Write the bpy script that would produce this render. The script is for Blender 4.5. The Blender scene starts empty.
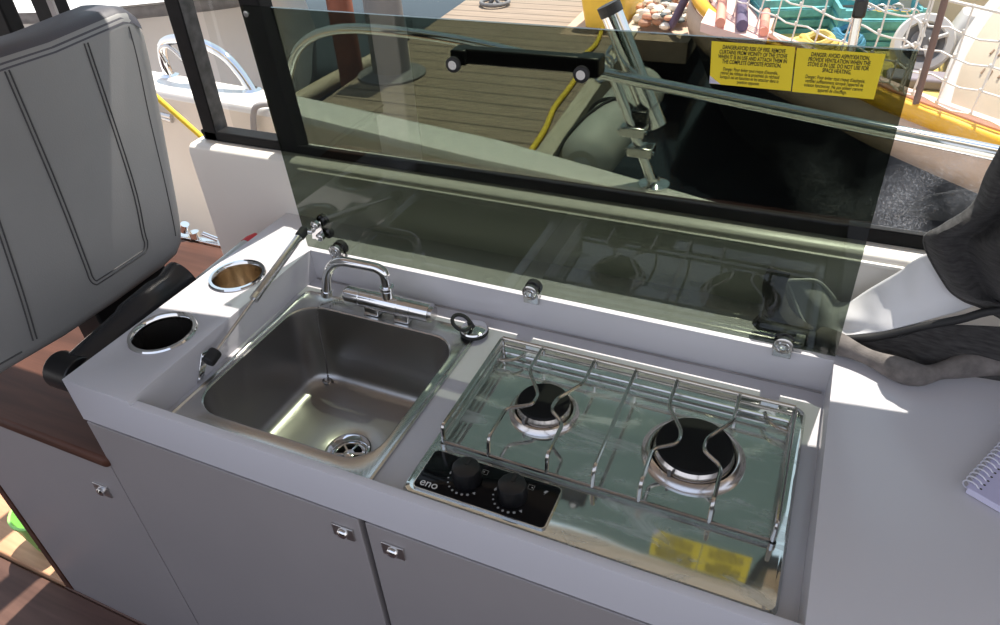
import bpy, bmesh, math, random
from mathutils import Vector, Matrix
random.seed(7)
SC = bpy.context.scene
COL = SC.collection
PI = math.pi
ZT = 0.92            # top of the worktop
F = 0.8603           # floor of the sunken well

# ------------------------------------------------------------------ materials
def nt(name):
    m = bpy.data.materials.new(name); m.use_nodes = True; m.use_transparent_shadow = True
    t = m.node_tree; t.nodes.clear()
    o = t.nodes.new('ShaderNodeOutputMaterial')
    return m, t, o

def mat(name, col, rough=0.5, metal=0.0, vary=0.0, vscale=8.0, bump=0.0, bscale=60.0, rvary=0.0, spec=0.5,
        stretch=None, coat=0.0, sheen=0.0, trans=0.0):
    m, t, o = nt(name)
    b = t.nodes.new('ShaderNodeBsdfPrincipled')
    b.inputs['Base Color'].default_value = (*col, 1)
    b.inputs['Roughness'].default_value = rough
    b.inputs['Metallic'].default_value = metal
    b.inputs['Specular IOR Level'].default_value = spec
    b.inputs['Coat Weight'].default_value = coat
    b.inputs['Sheen Weight'].default_value = sheen
    b.inputs['Transmission Weight'].default_value = trans
    tc = t.nodes.new('ShaderNodeTexCoord')
    mp = t.nodes.new('ShaderNodeMapping')
    if stretch: mp.inputs['Scale'].default_value = stretch
    t.links.new(tc.outputs['Object'], mp.inputs['Vector'])
    if vary > 0:
        n = t.nodes.new('ShaderNodeTexNoise'); n.inputs['Scale'].default_value = vscale; n.inputs['Detail'].default_value = 6
        t.links.new(mp.outputs[0], n.inputs['Vector'])
        r = t.nodes.new('ShaderNodeValToRGB')
        r.color_ramp.elements[0].position = 0.3; r.color_ramp.elements[1].position = 0.7
        r.color_ramp.elements[0].color = (*[max(0, c*(1-vary)) for c in col], 1)
        r.color_ramp.elements[1].color = (*[min(1, c*(1+vary)) for c in col], 1)
        t.links.new(n.outputs['Fac'], r.inputs[0]); t.links.new(r.outputs[0], b.inputs['Base Color'])
    if rvary > 0:
        n = t.nodes.new('ShaderNodeTexNoise'); n.inputs['Scale'].default_value = vscale*2; n.inputs['Detail'].default_value = 8
        t.links.new(mp.outputs[0], n.inputs['Vector'])
        mr = t.nodes.new('ShaderNodeMapRange')
        mr.inputs['From Min'].default_value = .3; mr.inputs['From Max'].default_value = .7
        mr.inputs['To Min'].default_value = max(0, rough-rvary); mr.inputs['To Max'].default_value = rough+rvary
        t.links.new(n.outputs['Fac'], mr.inputs['Value']); t.links.new(mr.outputs[0], b.inputs['Roughness'])
    if bump > 0:
        n = t.nodes.new('ShaderNodeTexNoise'); n.inputs['Scale'].default_value = bscale; n.inputs['Detail'].default_value = 4
        t.links.new(mp.outputs[0], n.inputs['Vector'])
        bp = t.nodes.new('ShaderNodeBump'); bp.inputs['Strength'].default_value = bump; bp.inputs['Distance'].default_value = 0.002
        t.links.new(n.outputs['Fac'], bp.inputs['Height']); t.links.new(bp.outputs[0], b.inputs['Normal'])
    t.links.new(b.outputs[0], o.inputs[0])
    return m

def glass(name, tint, haze=0.0, ior=1.5):
    """thin sheet: tinted transmission per face plus a Fresnel mirror; optional salt haze from noise"""
    m, t, o = nt(name)
    tr = t.nodes.new('ShaderNodeBsdfTransparent'); tr.inputs[0].default_value = (*tint, 1)
    gl = t.nodes.new('ShaderNodeBsdfGlossy'); gl.inputs['Roughness'].default_value = 0.0
    gl.inputs[0].default_value = (1, 1, 1, 1)
    geo = t.nodes.new('ShaderNodeNewGeometry')
    mx = t.nodes.new('ShaderNodeMapRange')
    mx.inputs['To Min'].default_value = ior; mx.inputs['To Max'].default_value = 1/ior
    t.links.new(geo.outputs['Backfacing'], mx.inputs['Value'])
    fr = t.nodes.new('ShaderNodeFresnel'); t.links.new(mx.outputs[0], fr.inputs['IOR'])
    mix = t.nodes.new('ShaderNodeMixShader')
    t.links.new(fr.outputs[0], mix.inputs[0]); t.links.new(tr.outputs[0], mix.inputs[1]); t.links.new(gl.outputs[0], mix.inputs[2])
    last = mix
    if haze > 0:
        tc = t.nodes.new('ShaderNodeTexCoord')
        n = t.nodes.new('ShaderNodeTexNoise'); n.inputs['Scale'].default_value = 520; n.inputs['Detail'].default_value = 5
        n2 = t.nodes.new('ShaderNodeTexNoise'); n2.inputs['Scale'].default_value = 9; n2.inputs['Detail'].default_value = 5
        t.links.new(tc.outputs['Object'], n.inputs['Vector']); t.links.new(tc.outputs['Object'], n2.inputs['Vector'])
        a = t.nodes.new('ShaderNodeMapRange'); a.inputs['From Min'].default_value = .48; a.inputs['From Max'].default_value = .75
        b = t.nodes.new('ShaderNodeMapRange'); b.inputs['From Min'].default_value = .42; b.inputs['From Max'].default_value = .7
        t.links.new(n.outputs['Fac'], a.inputs['Value']); t.links.new(n2.outputs['Fac'], b.inputs['Value'])
        sx = t.nodes.new('ShaderNodeSeparateXYZ'); t.links.new(tc.outputs['Object'], sx.inputs[0])
        c = t.nodes.new('ShaderNodeMapRange'); c.inputs['From Min'].default_value = .70; c.inputs['From Max'].default_value = .95
        t.links.new(sx.outputs['X'], c.inputs['Value'])
        d = t.nodes.new('ShaderNodeMapRange'); d.inputs['From Min'].default_value = 1.30; d.inputs['From Max'].default_value = 1.08
        t.links.new(sx.outputs['Z'], d.inputs['Value'])
        def mul(p, q):
            k = t.nodes.new('ShaderNodeMath'); k.operation = 'MULTIPLY'
            t.links.new(p, k.inputs[0])
            if isinstance(q, float): k.inputs[1].default_value = q
            else: t.links.new(q, k.inputs[1])
            return k.outputs[0]
        ad = t.nodes.new('ShaderNodeMath'); ad.operation = 'ADD'; ad.inputs[1].default_value = .25
        t.links.new(a.outputs[0], ad.inputs[0])
        fac = mul(mul(mul(mul(ad.outputs[0], b.outputs[0]), c.outputs[0]), d.outputs[0]), haze)
        tl = t.nodes.new('ShaderNodeBsdfTranslucent'); tl.inputs[0].default_value = (.8, .82, .9, 1)
        m2 = t.nodes.new('ShaderNodeMixShader')
        t.links.new(fac, m2.inputs[0]); t.links.new(mix.outputs[0], m2.inputs[1]); t.links.new(tl.outputs[0], m2.inputs[2])
        last = m2
    t.links.new(last.outputs[0], o.inputs[0])
    return m

def wood(name, c1, c2, axis='X', scale=1.0, rough=.45, plank=0.0, gap=(.03, .02, .015), spec=.5):
    """grain stretched along one axis; optional plank gaps across the other"""
    m, t, o = nt(name)
    b = t.nodes.new('ShaderNodeBsdfPrincipled'); b.inputs['Roughness'].default_value = rough; b.inputs['Specular IOR Level'].default_value = spec
    tc = t.nodes.new('ShaderNodeTexCoord'); mp = t.nodes.new('ShaderNodeMapping')
    mp.inputs['Scale'].default_value = (1.5*scale, 22*scale, 22*scale) if axis == 'X' else (22*scale, 1.5*scale, 22*scale)
    t.links.new(tc.outputs['Object'], mp.inputs['Vector'])
    n = t.nodes.new('ShaderNodeTexNoise'); n.inputs['Scale'].default_value = 2.2; n.inputs['Detail'].default_value = 8
    n.inputs['Distortion'].default_value = .6
    t.links.new(mp.outputs[0], n.inputs['Vector'])
    r = t.nodes.new('ShaderNodeValToRGB')
    r.color_ramp.elements[0].position = .3; r.color_ramp.elements[1].position = .7
    r.color_ramp.elements[0].color = (*c1, 1); r.color_ramp.elements[1].color = (*c2, 1)
    t.links.new(n.outputs['Fac'], r.inputs[0])
    last = r.outputs[0]
    if plank > 0:
        sx = t.nodes.new('ShaderNodeSeparateXYZ'); t.links.new(tc.outputs['Object'], sx.inputs[0])
        d = t.nodes.new('ShaderNodeMath'); d.operation = 'DIVIDE'; d.inputs[1].default_value = plank
        t.links.new(sx.outputs['Y' if axis == 'X' else 'X'], d.inputs[0])
        fr = t.nodes.new('ShaderNodeMath'); fr.operation = 'FRACT'; t.links.new(d.outputs[0], fr.inputs[0])
        lt = t.nodes.new('ShaderNodeMath'); lt.operation = 'LESS_THAN'; lt.inputs[1].default_value = .085
        t.links.new(fr.outputs[0], lt.inputs[0])
        mix = t.nodes.new('ShaderNodeMix'); mix.data_type = 'RGBA'
        t.links.new(lt.outputs[0], mix.inputs[0]); t.links.new(last, mix.inputs[6]); mix.inputs[7].default_value = (*gap, 1)
        last = mix.outputs[2]
    t.links.new(last, b.inputs['Base Color']); t.links.new(b.outputs[0], o.inputs[0])
    return m

def steel(name, col=(.62, .61, .59), rough=.25, wob=0.0, wscale=5.0, brushed=False, dirt=0.0):
    m, t, o = nt(name)
    b = t.nodes.new('ShaderNodeBsdfPrincipled')
    b.inputs['Base Color'].default_value = (*col, 1); b.inputs['Metallic'].default_value = 1
    b.inputs['Roughness'].default_value = rough
    tc = t.nodes.new('ShaderNodeTexCoord')
    if wob > 0:
        n = t.nodes.new('ShaderNodeTexNoise'); n.inputs['Scale'].default_value = wscale; n.inputs['Detail'].default_value = 1
        t.links.new(tc.outputs['Object'], n.inputs['Vector'])
        bp = t.nodes.new('ShaderNodeBump'); bp.inputs['Strength'].default_value = wob; bp.inputs['Distance'].default_value = .004
        t.links.new(n.outputs['Fac'], bp.inputs['Height']); t.links.new(bp.outputs[0], b.inputs['Normal'])
    out = b.outputs[0]
    if dirt > 0:      # cleaning smears: streaky, matt film over the polish
        mp = t.nodes.new('ShaderNodeMapping'); mp.inputs['Rotation'].default_value = (0, 0, .5); mp.inputs['Scale'].default_value = (1, 3, 1)
        t.links.new(tc.outputs['Object'], mp.inputs['Vector'])
        n = t.nodes.new('ShaderNodeTexNoise'); n.inputs['Scale'].default_value = 9; n.inputs['Detail'].default_value = 9
        n.inputs['Distortion'].default_value = 1.2
        t.links.new(mp.outputs[0], n.inputs['Vector'])
        a = t.nodes.new('ShaderNodeMapRange'); a.inputs['From Min'].default_value = .50; a.inputs['From Max'].default_value = .66
        a.inputs['To Min'].default_value = dirt*.22; a.inputs['To Max'].default_value = dirt
        t.links.new(n.outputs['Fac'], a.inputs['Value'])
        df = t.nodes.new('ShaderNodeBsdfDiffuse'); df.inputs[0].default_value = (.55, .6, .57, 1)
        mx = t.nodes.new('ShaderNodeMixShader')
        t.links.new(a.outputs[0], mx.inputs[0]); t.links.new(b.outputs[0], mx.inputs[1]); t.links.new(df.outputs[0], mx.inputs[2])
        out = mx.outputs[0]
    t.links.new(out, o.inputs[0])
    return m

M = {}
M['top'] = mat('solid_surface', (.57, .558, .59), .22, vary=.02, vscale=3, bump=.02, bscale=300, spec=.5)
M['door'] = mat('grey_laminate', (.315, .288, .286), .42, vary=.05, vscale=2.5, bump=.03, bscale=500)
M['gap_shade'] = mat('painted_recess_shade', (.012, .012, .013), .8)  # near-black colour standing in for shade in gaps and recesses
M['veneer'] = wood('brown_veneer', (.055, .024, .016), (.105, .045, .03), 'X', 1.0, .5, spec=.2)
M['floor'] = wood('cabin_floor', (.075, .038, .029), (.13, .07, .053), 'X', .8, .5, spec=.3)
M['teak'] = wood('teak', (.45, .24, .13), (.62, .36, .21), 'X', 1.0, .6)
M['gel'] = mat('gelcoat', (.80, .765, .72), .3, vary=.02, vscale=2)
M['gelwarm'] = mat('warm_gelcoat', (.70, .63, .55), .4, vary=.05, vscale=2.5)
M['cream'] = mat('cream_lining', (.85, .72, .55), .6, vary=.03)
M['black'] = mat('black_plastic', (.012, .012, .013), .35, bump=.05, bscale=300)
M['frame'] = mat('black_frame', (.011, .011, .012), .6, vary=.3, vscale=30, spec=.15)
M['framesh'] = mat('dusty_black_frame', (.05, .05, .052), .5, vary=.5, vscale=60)
M['rubber'] = mat('rubber', (.013, .013, .014), .6)
M['catch'] = steel('catch_steel', (.55, .53, .52), .38)
M['chrome'] = steel('chrome', (.82, .82, .82), .06)
M['satin'] = steel('satin_steel', (.6, .59, .58), .22)
M['bowl'] = steel('brushed_bowl', (.43, .415, .40), .3, wob=.08, wscale=6)
M['flange'] = steel('sink_flange', (.60, .60, .59), .26)
M['hob'] = steel('polished_hob', (.66, .68, .66), .045, wob=.15, wscale=7.0, dirt=.48)
M['wire'] = steel('support_wire', (.55, .53, .51), .18)
M['burn'] = steel('burner_alloy', (.70, .66, .63), .2)
M['capb'] = mat('burner_enamel', (.005, .005, .006), .6, spec=.25)
M['panelb'] = mat('gloss_black', (.005, .005, .006), .12, spec=.15)
M['print'] = mat('white_print', (.75, .75, .75), .5)
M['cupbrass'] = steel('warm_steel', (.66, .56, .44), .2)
M['cupblack'] = mat('cup_black', (.02, .018, .016), .25)
M['lid'] = glass('tinted_lid', (.385, .42, .372))
M['win'] = glass('window_glass', (.90, .91, .90), haze=.42)
M['yellow'] = mat('sticker_yellow', (.80, .62, .02), .5, vary=.05, vscale=12)
M['ink'] = mat('sticker_ink', (.03, .028, .012), .6)
M['seat'] = mat('grey_vinyl', (.245, .245, .248), .5, vary=.06, vscale=4, bump=.12, bscale=420)
M['seattop'] = mat('dark_vinyl', (.068, .066, .082), .55, bump=.1, bscale=420)
M['stitch'] = mat('stitching', (.055, .055, .058), .7)
M['jacket'] = mat('dark_jacket', (.034, .032, .032), .9, vary=.55, vscale=55, bump=.3, bscale=300, sheen=.08, stretch=(1, 1, 6))
M['jackgrey'] = mat('grey_jacket', (.15, .135, .128), .9, vary=.3, vscale=60, bump=.3, bscale=400)
M['white_cloth'] = mat('white_lining', (.72, .72, .74), .45, vary=.03, bump=.08, bscale=40)
M['label'] = mat('white_label', (.75, .75, .75), .6)
M['paper'] = mat('paper', (.66, .64, .82), .6)
M['coil'] = mat('white_coil', (.72, .72, .80), .3)
M['red'] = mat('red_plastic', (.55, .01, .02), .3)
M['clear'] = mat('smoky_tube', (.42, .43, .41), .15)
M['green'] = mat('green_plastic', (.36, .78, .20), .35)
M['dock'] = wood('dock_planks', (.235, .175, .125), (.34, .26, .19), 'X', 1.0, .8, plank=.135, gap=(.07, .05, .035))
M['dockside'] = wood('dock_side', (.42, .37, .28), (.55, .5, .4), 'Y', 1.0, .8)
M['pile'] = mat('rust_pile', (.20, .06, .03), .8, vary=.3)
M['ped'] = mat('grey_pedestal', (.16, .155, .155), .6)
M['fender'] = mat('grey_fender', (.42, .42, .38), .55, vary=.05)
M['yrope'] = mat('yellow_rope', (.75, .52, .03), .7, bump=.5, bscale=250)
M['orope'] = mat('orange_rope', (.85, .45, .04), .7)
M['prope'] = mat('purple_rope', (.13, .10, .17), .8)
M['pinkrope'] = mat('salmon_pole', (.80, .33, .24), .6)
M['brope'] = mat('black_rope', (.02, .02, .02), .8)
M['ypaint'] = mat('yellow_deck', (.70, .54, .15), .5, vary=.08, vscale=3)
M['opaint'] = mat('orange_gunwale', (.85, .42, .01), .4)
M['pinkpaint'] = mat('pink_trim', (.78, .52, .46), .6)
M['tan'] = mat('tan_planks', (.55, .38, .27), .7, vary=.15, vscale=6)
M['hulldark'] = mat('dark_hull', (.015, .017, .022), .5)
M['hullw'] = mat('neighbour_hull', (.88, .80, .73), .5, vary=.03, vscale=1.5)
M['rub'] = mat('grey_rubrail', (.30, .28, .28), .6, vary=.2, vscale=20)
M['whitepl'] = mat('white_plastic', (.66, .64, .61), .4)
M['bag'] = mat('cream_sack', (.55, .46, .35), .7, vary=.05)
M['teal'] = mat('teal_crate', (.10, .36, .38), .6, vary=.3, vscale=25)
M['netw'] = mat('white_net', (.80, .74, .68), .8)
M['netb'] = mat('brown_net', (.30, .20, .13), .8)
M['brownrod'] = mat('brown_rod', (.18, .11, .09), .6)
M['ybox'] = mat('yellow_bin', (.78, .52, .06), .5, vary=.1)
M['shell1'] = mat('pale_shell', (.80, .72, .60), .5)
M['shell2'] = mat('brown_shell', (.38, .20, .12), .6)
M['shell3'] = mat('grey_shell', (.10, .12, .12), .6)
M['shell4'] = mat('salmon_shell', (.75, .36, .22), .6)
M['water'] = mat('harbour_water', (.010, .013, .018), .12, bump=.6, bscale=3, spec=.25)
M['mat'] = mat('grey_matting', (.26, .23, .26), .85, vary=.1)

# ------------------------------------------------------------------ mesh builder
class MB:
    def __init__(s): s.v = []; s.f = []; s.sm = []; s.mi = []; s.cur = 0
    def add(s, vs, fs, smooth=True):
        o = len(s.v); s.v += [tuple(p) for p in vs]
        for f in fs:
            s.f.append([i+o for i in f]); s.sm.append(smooth); s.mi.append(s.cur)
        return s
    def box(s, x0, x1, y0, y1, z0, z1):
        v = [(x, y, z) for z in (z0, z1) for y in (y0, y1) for x in (x0, x1)]
        return s.add(v, [(0, 2, 3, 1), (4, 5, 7, 6), (0, 1, 5, 4), (2, 6, 7, 3), (0, 4, 6, 2), (1, 3, 7, 5)], False)
    def hexa(s, b, t):
        return s.add(list(b)+list(t), [(0, 3, 2, 1), (4, 5, 6, 7), (0, 1, 5, 4), (1, 2, 6, 5), (2, 3, 7, 6), (3, 0, 4, 7)], False)
    def loft(s, loops, cap0=False, cap1=False, closed=True, smooth=True):
        n = len(loops[0]); o = len(s.v)
        for l in loops: s.v += [tuple(p) for p in l]
        for i in range(len(loops)-1):
            for j in range(n if closed else n-1):
                k = (j+1) % n
                s.f.append([o+i*n+j, o+i*n+k, o+(i+1)*n+k, o+(i+1)*n+j]); s.sm.append(smooth); s.mi.append(s.cur)
        if cap0: s.f.append([o+j for j in range(n)][::-1]); s.sm.append(False); s.mi.append(s.cur)
        if cap1: s.f.append([o+(len(loops)-1)*n+j for j in range(n)]); s.sm.append(False); s.mi.append(s.cur)
        return s
    def tube(s, pts, r, n=8, cap=True, closed=False):
        P = [Vector(p) for p in pts]; rs = r if isinstance(r, (list, tuple)) else [r]*len(P)
        m = len(P); loops = []; ref = None
        for i in range(m):
            if closed: d = P[(i+1) % m]-P[i-1]
            else: d = (P[min(i+1, m-1)]-P[max(i-1, 0)])
            if d.length < 1e-9: d = Vector((0, 0, 1))
            d.normalize()
            if ref is None:
                ref = d.orthogonal().normalized()
            ref = (ref-d*ref.dot(d))
            if ref.length < 1e-6: ref = d.orthogonal()
            ref.normalize(); q = d.cross(ref)
            loops.append([P[i]+(ref*math.cos(2*PI*k/n)+q*math.sin(2*PI*k/n))*rs[i] for k in range(n)])
        if closed: loops.append(loops[0])
        return s.loft(loops, cap and not closed, cap and not closed)
    def cyl(s, p0, p1, r, n=24, r2=None):
        return s.tube([p0, p1], [r, r if r2 is None else r2], n)
    def lathe(s, prof, c=(0, 0, 0), n=32, M4=None, cap0=False, cap1=False):
        loops = []
        for (r, z) in prof:
            l = [Vector((r*math.cos(2*PI*k/n), r*math.sin(2*PI*k/n), z)) for k in range(n)]
            if M4 is not None: l = [M4 @ p for p in l]
            loops.append([p+Vector(c) for p in l])
        return s.loft(loops, cap0, cap1)
    def sphere(s, c, r, n=12, m=8, sc=(1, 1, 1)):
        loops = []
        for i in range(m+1):
            a = PI*i/m
            loops.append([(c[0]+sc[0]*r*max(1e-4, math.sin(a))*math.cos(2*PI*k/n), c[1]+sc[1]*r*max(1e-4, math.sin(a))*math.sin(2*PI*k/n), c[2]-sc[2]*r*math.cos(a)) for k in range(n)])
        return s.loft(loops, True, True)
    def grid(s, rows, smooth=True):
        return s.loft(rows, closed=False, smooth=smooth)
    def build(s, name, m, parent=None, bevel=0, seg=2, solid=0, sub=0, fix=True, auto=40):
        me = bpy.data.meshes.new(name); me.from_pydata(s.v, [], s.f); me.update()
        ms = m if isinstance(m, (list, tuple)) else [m]
        for k in ms: me.materials.append(k)
        me.polygons.foreach_set('use_smooth', s.sm)
        if len(ms) > 1: me.polygons.foreach_set('material_index', s.mi)
        if fix:
            b = bmesh.new(); b.from_mesh(me); bmesh.ops.remove_doubles(b, verts=b.verts, dist=1e-6)
            bmesh.ops.recalc_face_normals(b, faces=b.faces); b.to_mesh(me); b.free()
        me.update()
        if auto: me.set_sharp_from_angle(angle=math.radians(auto))
        o = bpy.data.objects.new(name, me); COL.objects.link(o)
        if parent is not None:
            o.parent = parent
            o.matrix_parent_inverse = Matrix.Translation(parent.location).inverted()
        if solid:
            k = o.modifiers.new('thickness', 'SOLIDIFY'); k.thickness = solid; k.offset = 0
        if sub:
            k = o.modifiers.new('smooth', 'SUBSURF'); k.levels = sub; k.render_levels = sub
        if bevel:
            k = o.modifiers.new('bevel', 'BEVEL'); k.width = bevel; k.segments = seg; k.limit_method = 'ANGLE'; k.angle_limit = math.radians(40)
            k.harden_normals = False
        return o

def tag(o, label, cat, group=None, kind=None):
    if label: o['label'] = label
    if cat: o['category'] = cat
    if group: o['group'] = group
    if kind: o['kind'] = kind
    return o
def thing(name, loc, label, cat, group=None):
    o = bpy.data.objects.new(name, None); COL.objects.link(o); o.location = loc
    o.empty_display_size = .05
    return tag(o, label, cat, group)
def struct(o, label=None, cat=None):
    o['kind'] = 'structure'
    if label: o['label'] = label
    if cat: o['category'] = cat
    return o

def rr(x0, x1, y0, y1, r, z, n=6):
    r = min(r, (x1-x0)/2, (y1-y0)/2)
    out = []
    for cx, cy, a0 in ((x1-r, y0+r, -90), (x1-r, y1-r, 0), (x0+r, y1-r, 90), (x0+r, y0+r, 180)):
        for i in range(n+1):
            a = math.radians(a0+90*i/n); out.append((cx+r*math.cos(a), cy+r*math.sin(a), z))
    return out
def circ_rr(cx, cy, r, z, n=6):
    out = []
    for a0 in (-90, 0, 90, 180):
        for i in range(n+1):
            a = math.radians(a0+90*(i+.0)/n); out.append((cx+r*math.cos(a), cy+r*math.sin(a), z))
    return out

def smooth_path(pts, k=6, closed=False):
    P = [Vector(p) for p in pts]; out = []; n = len(P)
    rng = n if closed else n-1
    for i in range(rng):
        if closed: a, b, c, d = P[i-1], P[i], P[(i+1) % n], P[(i+2) % n]
        else: a, b, c, d = P[max(i-1, 0)], P[i], P[i+1], P[min(i+2, n-1)]
        for j in range(k):
            t = j/k
            out.append(.5*((2*b)+(c-a)*t+(2*a-5*b+4*c-d)*t*t+(3*b-a-3*c+d)*t**3))
    if not closed: out.append(P[-1])
    return out
def fillet(pts, r=.01, k=4):
    """polyline with rounded corners"""
    P = [Vector(p) for p in pts]; out = [P[0]]
    for i in range(1, len(P)-1):
        a = (P[i-1]-P[i]); b = (P[i+1]-P[i]); ra = min(r, a.length*.45); rb = min(r, b.length*.45)
        p = P[i]+a.normalized()*ra; q = P[i]+b.normalized()*rb
        for j in range(k+1):
            t = j/k; out.append(p*(1-t)**2+P[i]*2*t*(1-t)+q*t*t)
    out.append(P[-1]); return out

def text_mesh(body, size, mtx, m, name, parent, align='CENTER', depth=.0002, spacing=1.0, yscale=1.0, line=1.0, bold=0.0):
    c = bpy.data.curves.new(name, 'FONT'); c.body = body; c.size = size; c.align_x = align; c.extrude = depth
    c.space_line = line; c.space_character = spacing; c.offset = bold
    o = bpy.data.objects.new(name, c); COL.objects.link(o)
    dg = bpy.context.evaluated_depsgraph_get(); me = bpy.data.meshes.new_from_object(o.evaluated_get(dg))
    bpy.data.objects.remove(o); bpy.data.curves.remove(c)
    me.transform(mtx @ Matrix.Diagonal((1, yscale, 1, 1)))
    me.materials.clear(); me.materials.append(m); me.name = name
    q = bpy.data.objects.new(name, me); COL.objects.link(q); q.parent = parent
    q.matrix_parent_inverse = Matrix.Identity(4)      # the parent part already sits at the world origin
    return q

def boolean(o, cutters):
    for c in cutters:
        k = o.modifiers.new('cut', 'BOOLEAN'); k.operation = 'DIFFERENCE'; k.solver = 'EXACT'; k.object = c
    bpy.context.view_layer.update()
    dg = bpy.context.evaluated_depsgraph_get()
    me = bpy.data.meshes.new_from_object(o.evaluated_get(dg))
    old = o.data; o.modifiers.clear(); o.data = me; bpy.data.meshes.remove(old)
    for c in cutters:
        d = c.data; bpy.data.objects.remove(c); bpy.data.meshes.remove(d)
    return o

# ================================================================== THE SETTING
# cabin floor and the raised sole behind the seat box
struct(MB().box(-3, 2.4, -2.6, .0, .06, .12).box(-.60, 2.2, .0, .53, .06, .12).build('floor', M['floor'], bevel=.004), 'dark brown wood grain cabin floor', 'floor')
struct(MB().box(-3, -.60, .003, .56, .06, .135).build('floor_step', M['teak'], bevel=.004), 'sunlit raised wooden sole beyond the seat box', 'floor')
# side wall under the windows: vertical panel with a rounded sill, ends at the doorway
w = MB()
prof = [(.525, .735), (.525, 1.018), (.528, 1.030), (.536, 1.035), (.56, 1.036), (.605, 1.036), (.612, 1.02), (.612, .735)]
w.loft([[(-.345, y, z) for y, z in prof], [(2.2, y, z) for y, z in prof]], True, True)
w.box(-.13, 2.2, .531, .60, .06, .735)
struct(w.build('wall_side', M['gel'], bevel=.002), 'pale moulded cabin side wall below the windows', 'wall')
l = MB()
l.tube([(-.075, .5245, 1.020), (2.2, .5245, 1.020)], .0042, 8)
struct(l.build('trim_1', M['gel']), 'thin moulded lip along the wall top', 'trim')
# header above the windows: its unseen lower edge slopes to limit the sun
top_curve = [(-2.4, 1.87), (-.5, 1.86), (-.1, 1.82), (.3, 1.75), (.63, 1.67), (.84, 1.60), (.875, 1.49), (1.0, 1.455), (1.3, 1.42), (2.2, 1.38)]
h = MB()
h.loft([[(x, .555, z), (x, .59, z), (x, .62, z+.07), (x, .62, 2.0), (x, .555, 2.0)] for x, z in top_curve], True, True, smooth=False)
# unseen valance, added to cut the sun and give the hob a cream reflection
vz = [(-2.4, 1.59), (-.1, 1.53), (.10, 1.46), (.28, 1.405), (.63, 1.395), (.84, 1.390), (1.3, 1.390), (2.2, 1.39)]
h.loft([[(x, .545, 2.0), (x, .455, 2.0), (x, .451, z+.02), (x, .453, z+.004), (x, .459, z), (x, .465, z+.006), (x, .545, z+.20)] for x, z in vz], True, True)
struct(h.build('wall_header', M['cream']), 'cream lined header with an unseen valance added above the side windows', 'wall')
struct(MB().box(-2.4, 2.2, -.6, .62, 2.0, 2.05).build('ceiling', mat('headlining', (.45, .42, .40), .7)), 'cream cabin headlining', 'ceiling')
struct(MB().box(-1.09, -.92, -1.5, -1.4, .12, 1.0).build('reflected_post', mat('white_post', (.92, .90, .88), .5), bevel=.01), 'unseen white post added to reflect as a stripe in the lid', 'wall')  # unseen post, added for the pale stripe it reflects in the lid
struct(MB().box(-2.4, 2.2, -1.62, -1.55, .12, .95).build('reflected_dark_wall', M['frame']), 'unseen dark wall added across the cabin to darken the lid reflection', 'wall')  # unseen, added to keep the bright floor out of the lid's reflection

# windows: black frames and panes
fr = MB(); PY0, PY1 = .556, .59
def frame_member(a, b, c, d):   # quad in the XZ plane thickened in Y
    fr.hexa([(p[0], PY0, p[1]) for p in (a, b, c, d)], [(p[0], PY1, p[1]) for p in (a, b, c, d)])
def ztop(x):
    for (x0, z0), (x1, z1) in zip(top_curve, top_curve[1:]):
        if x0 <= x <= x1: return z0+(z1-z0)*(x-x0)/(x1-x0)
    return 1.36
fr.hexa([(-.125, PY0, 1.036), (2.2, PY0, 1.036), (2.2, PY0, 1.066), (-.125, PY0, 1.0535)], [(-.125, PY1, 1.030), (2.2, PY1, 1.030), (2.2, PY1, 1.056), (-.125, PY1, 1.0405)])
frame_member((-.135, 1.036), (-.092, 1.036), (-.128, ztop(-.1)), (-.176, ztop(-.15)))
for (x0, z0), (x1, z1) in zip(top_curve[2:], top_curve[3:]):
    frame_member((x0, z0-.005), (x1, z1-.005), (x1, z1+.02), (x0, z0+.02))
wf = fr.build('window_1', M['frame'], bevel=.003)
struct(wf, 'large side window in a black frame behind the glass lid', 'window')
p = MB()
poly = [(x, z) for x, z in top_curve[2:]]
p.add([(x, .582, 1.035) for x, z in poly]+[(x, .582, z) for x, z in poly], [(i, i+1, len(poly)+i+1, len(poly)+i) for i in range(len(poly)-1)], False)
p.build('pane', M['win'], wf)
fr = MB()
frame_member((-.326, 1.036), (-.125, 1.036), (-.125, 1.056), (-.332, 1.056))
frame_member((-.324, 1.036), (-.290, 1.036), (-.275, ztop(-.3)), (-.316, ztop(-.3)))
frame_member((-.330, ztop(-.3)-.03), (-.150, ztop(-.15)-.03), (-.150, ztop(-.15)+.01), (-.330, ztop(-.3)+.01))
qf = fr.build('window_2', M['frame'], bevel=.003)
struct(qf, 'small quarter window between two black posts', 'window')
# dusty inner face of the aft post
q = MB(); q.hexa([(-.2896, .557, 1.056), (-.2886, .557, 1.056), (-.2886, .589, 1.056), (-.2896, .589, 1.056)],
                 [(-.2752, .557, 1.80), (-.2742, .557, 1.80), (-.2742, .589, 1.80), (-.2752, .589, 1.80)])
q.build('post_face', M['framesh'], qf)
q = MB(); q.add([(-.275, .59, 1.05), (-.12, .59, 1.05), (-.15, .59, 1.74), (-.26, .59, 1.74)], [(0, 1, 2, 3)], False)
q.build('pane', M['win'], qf)
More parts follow.
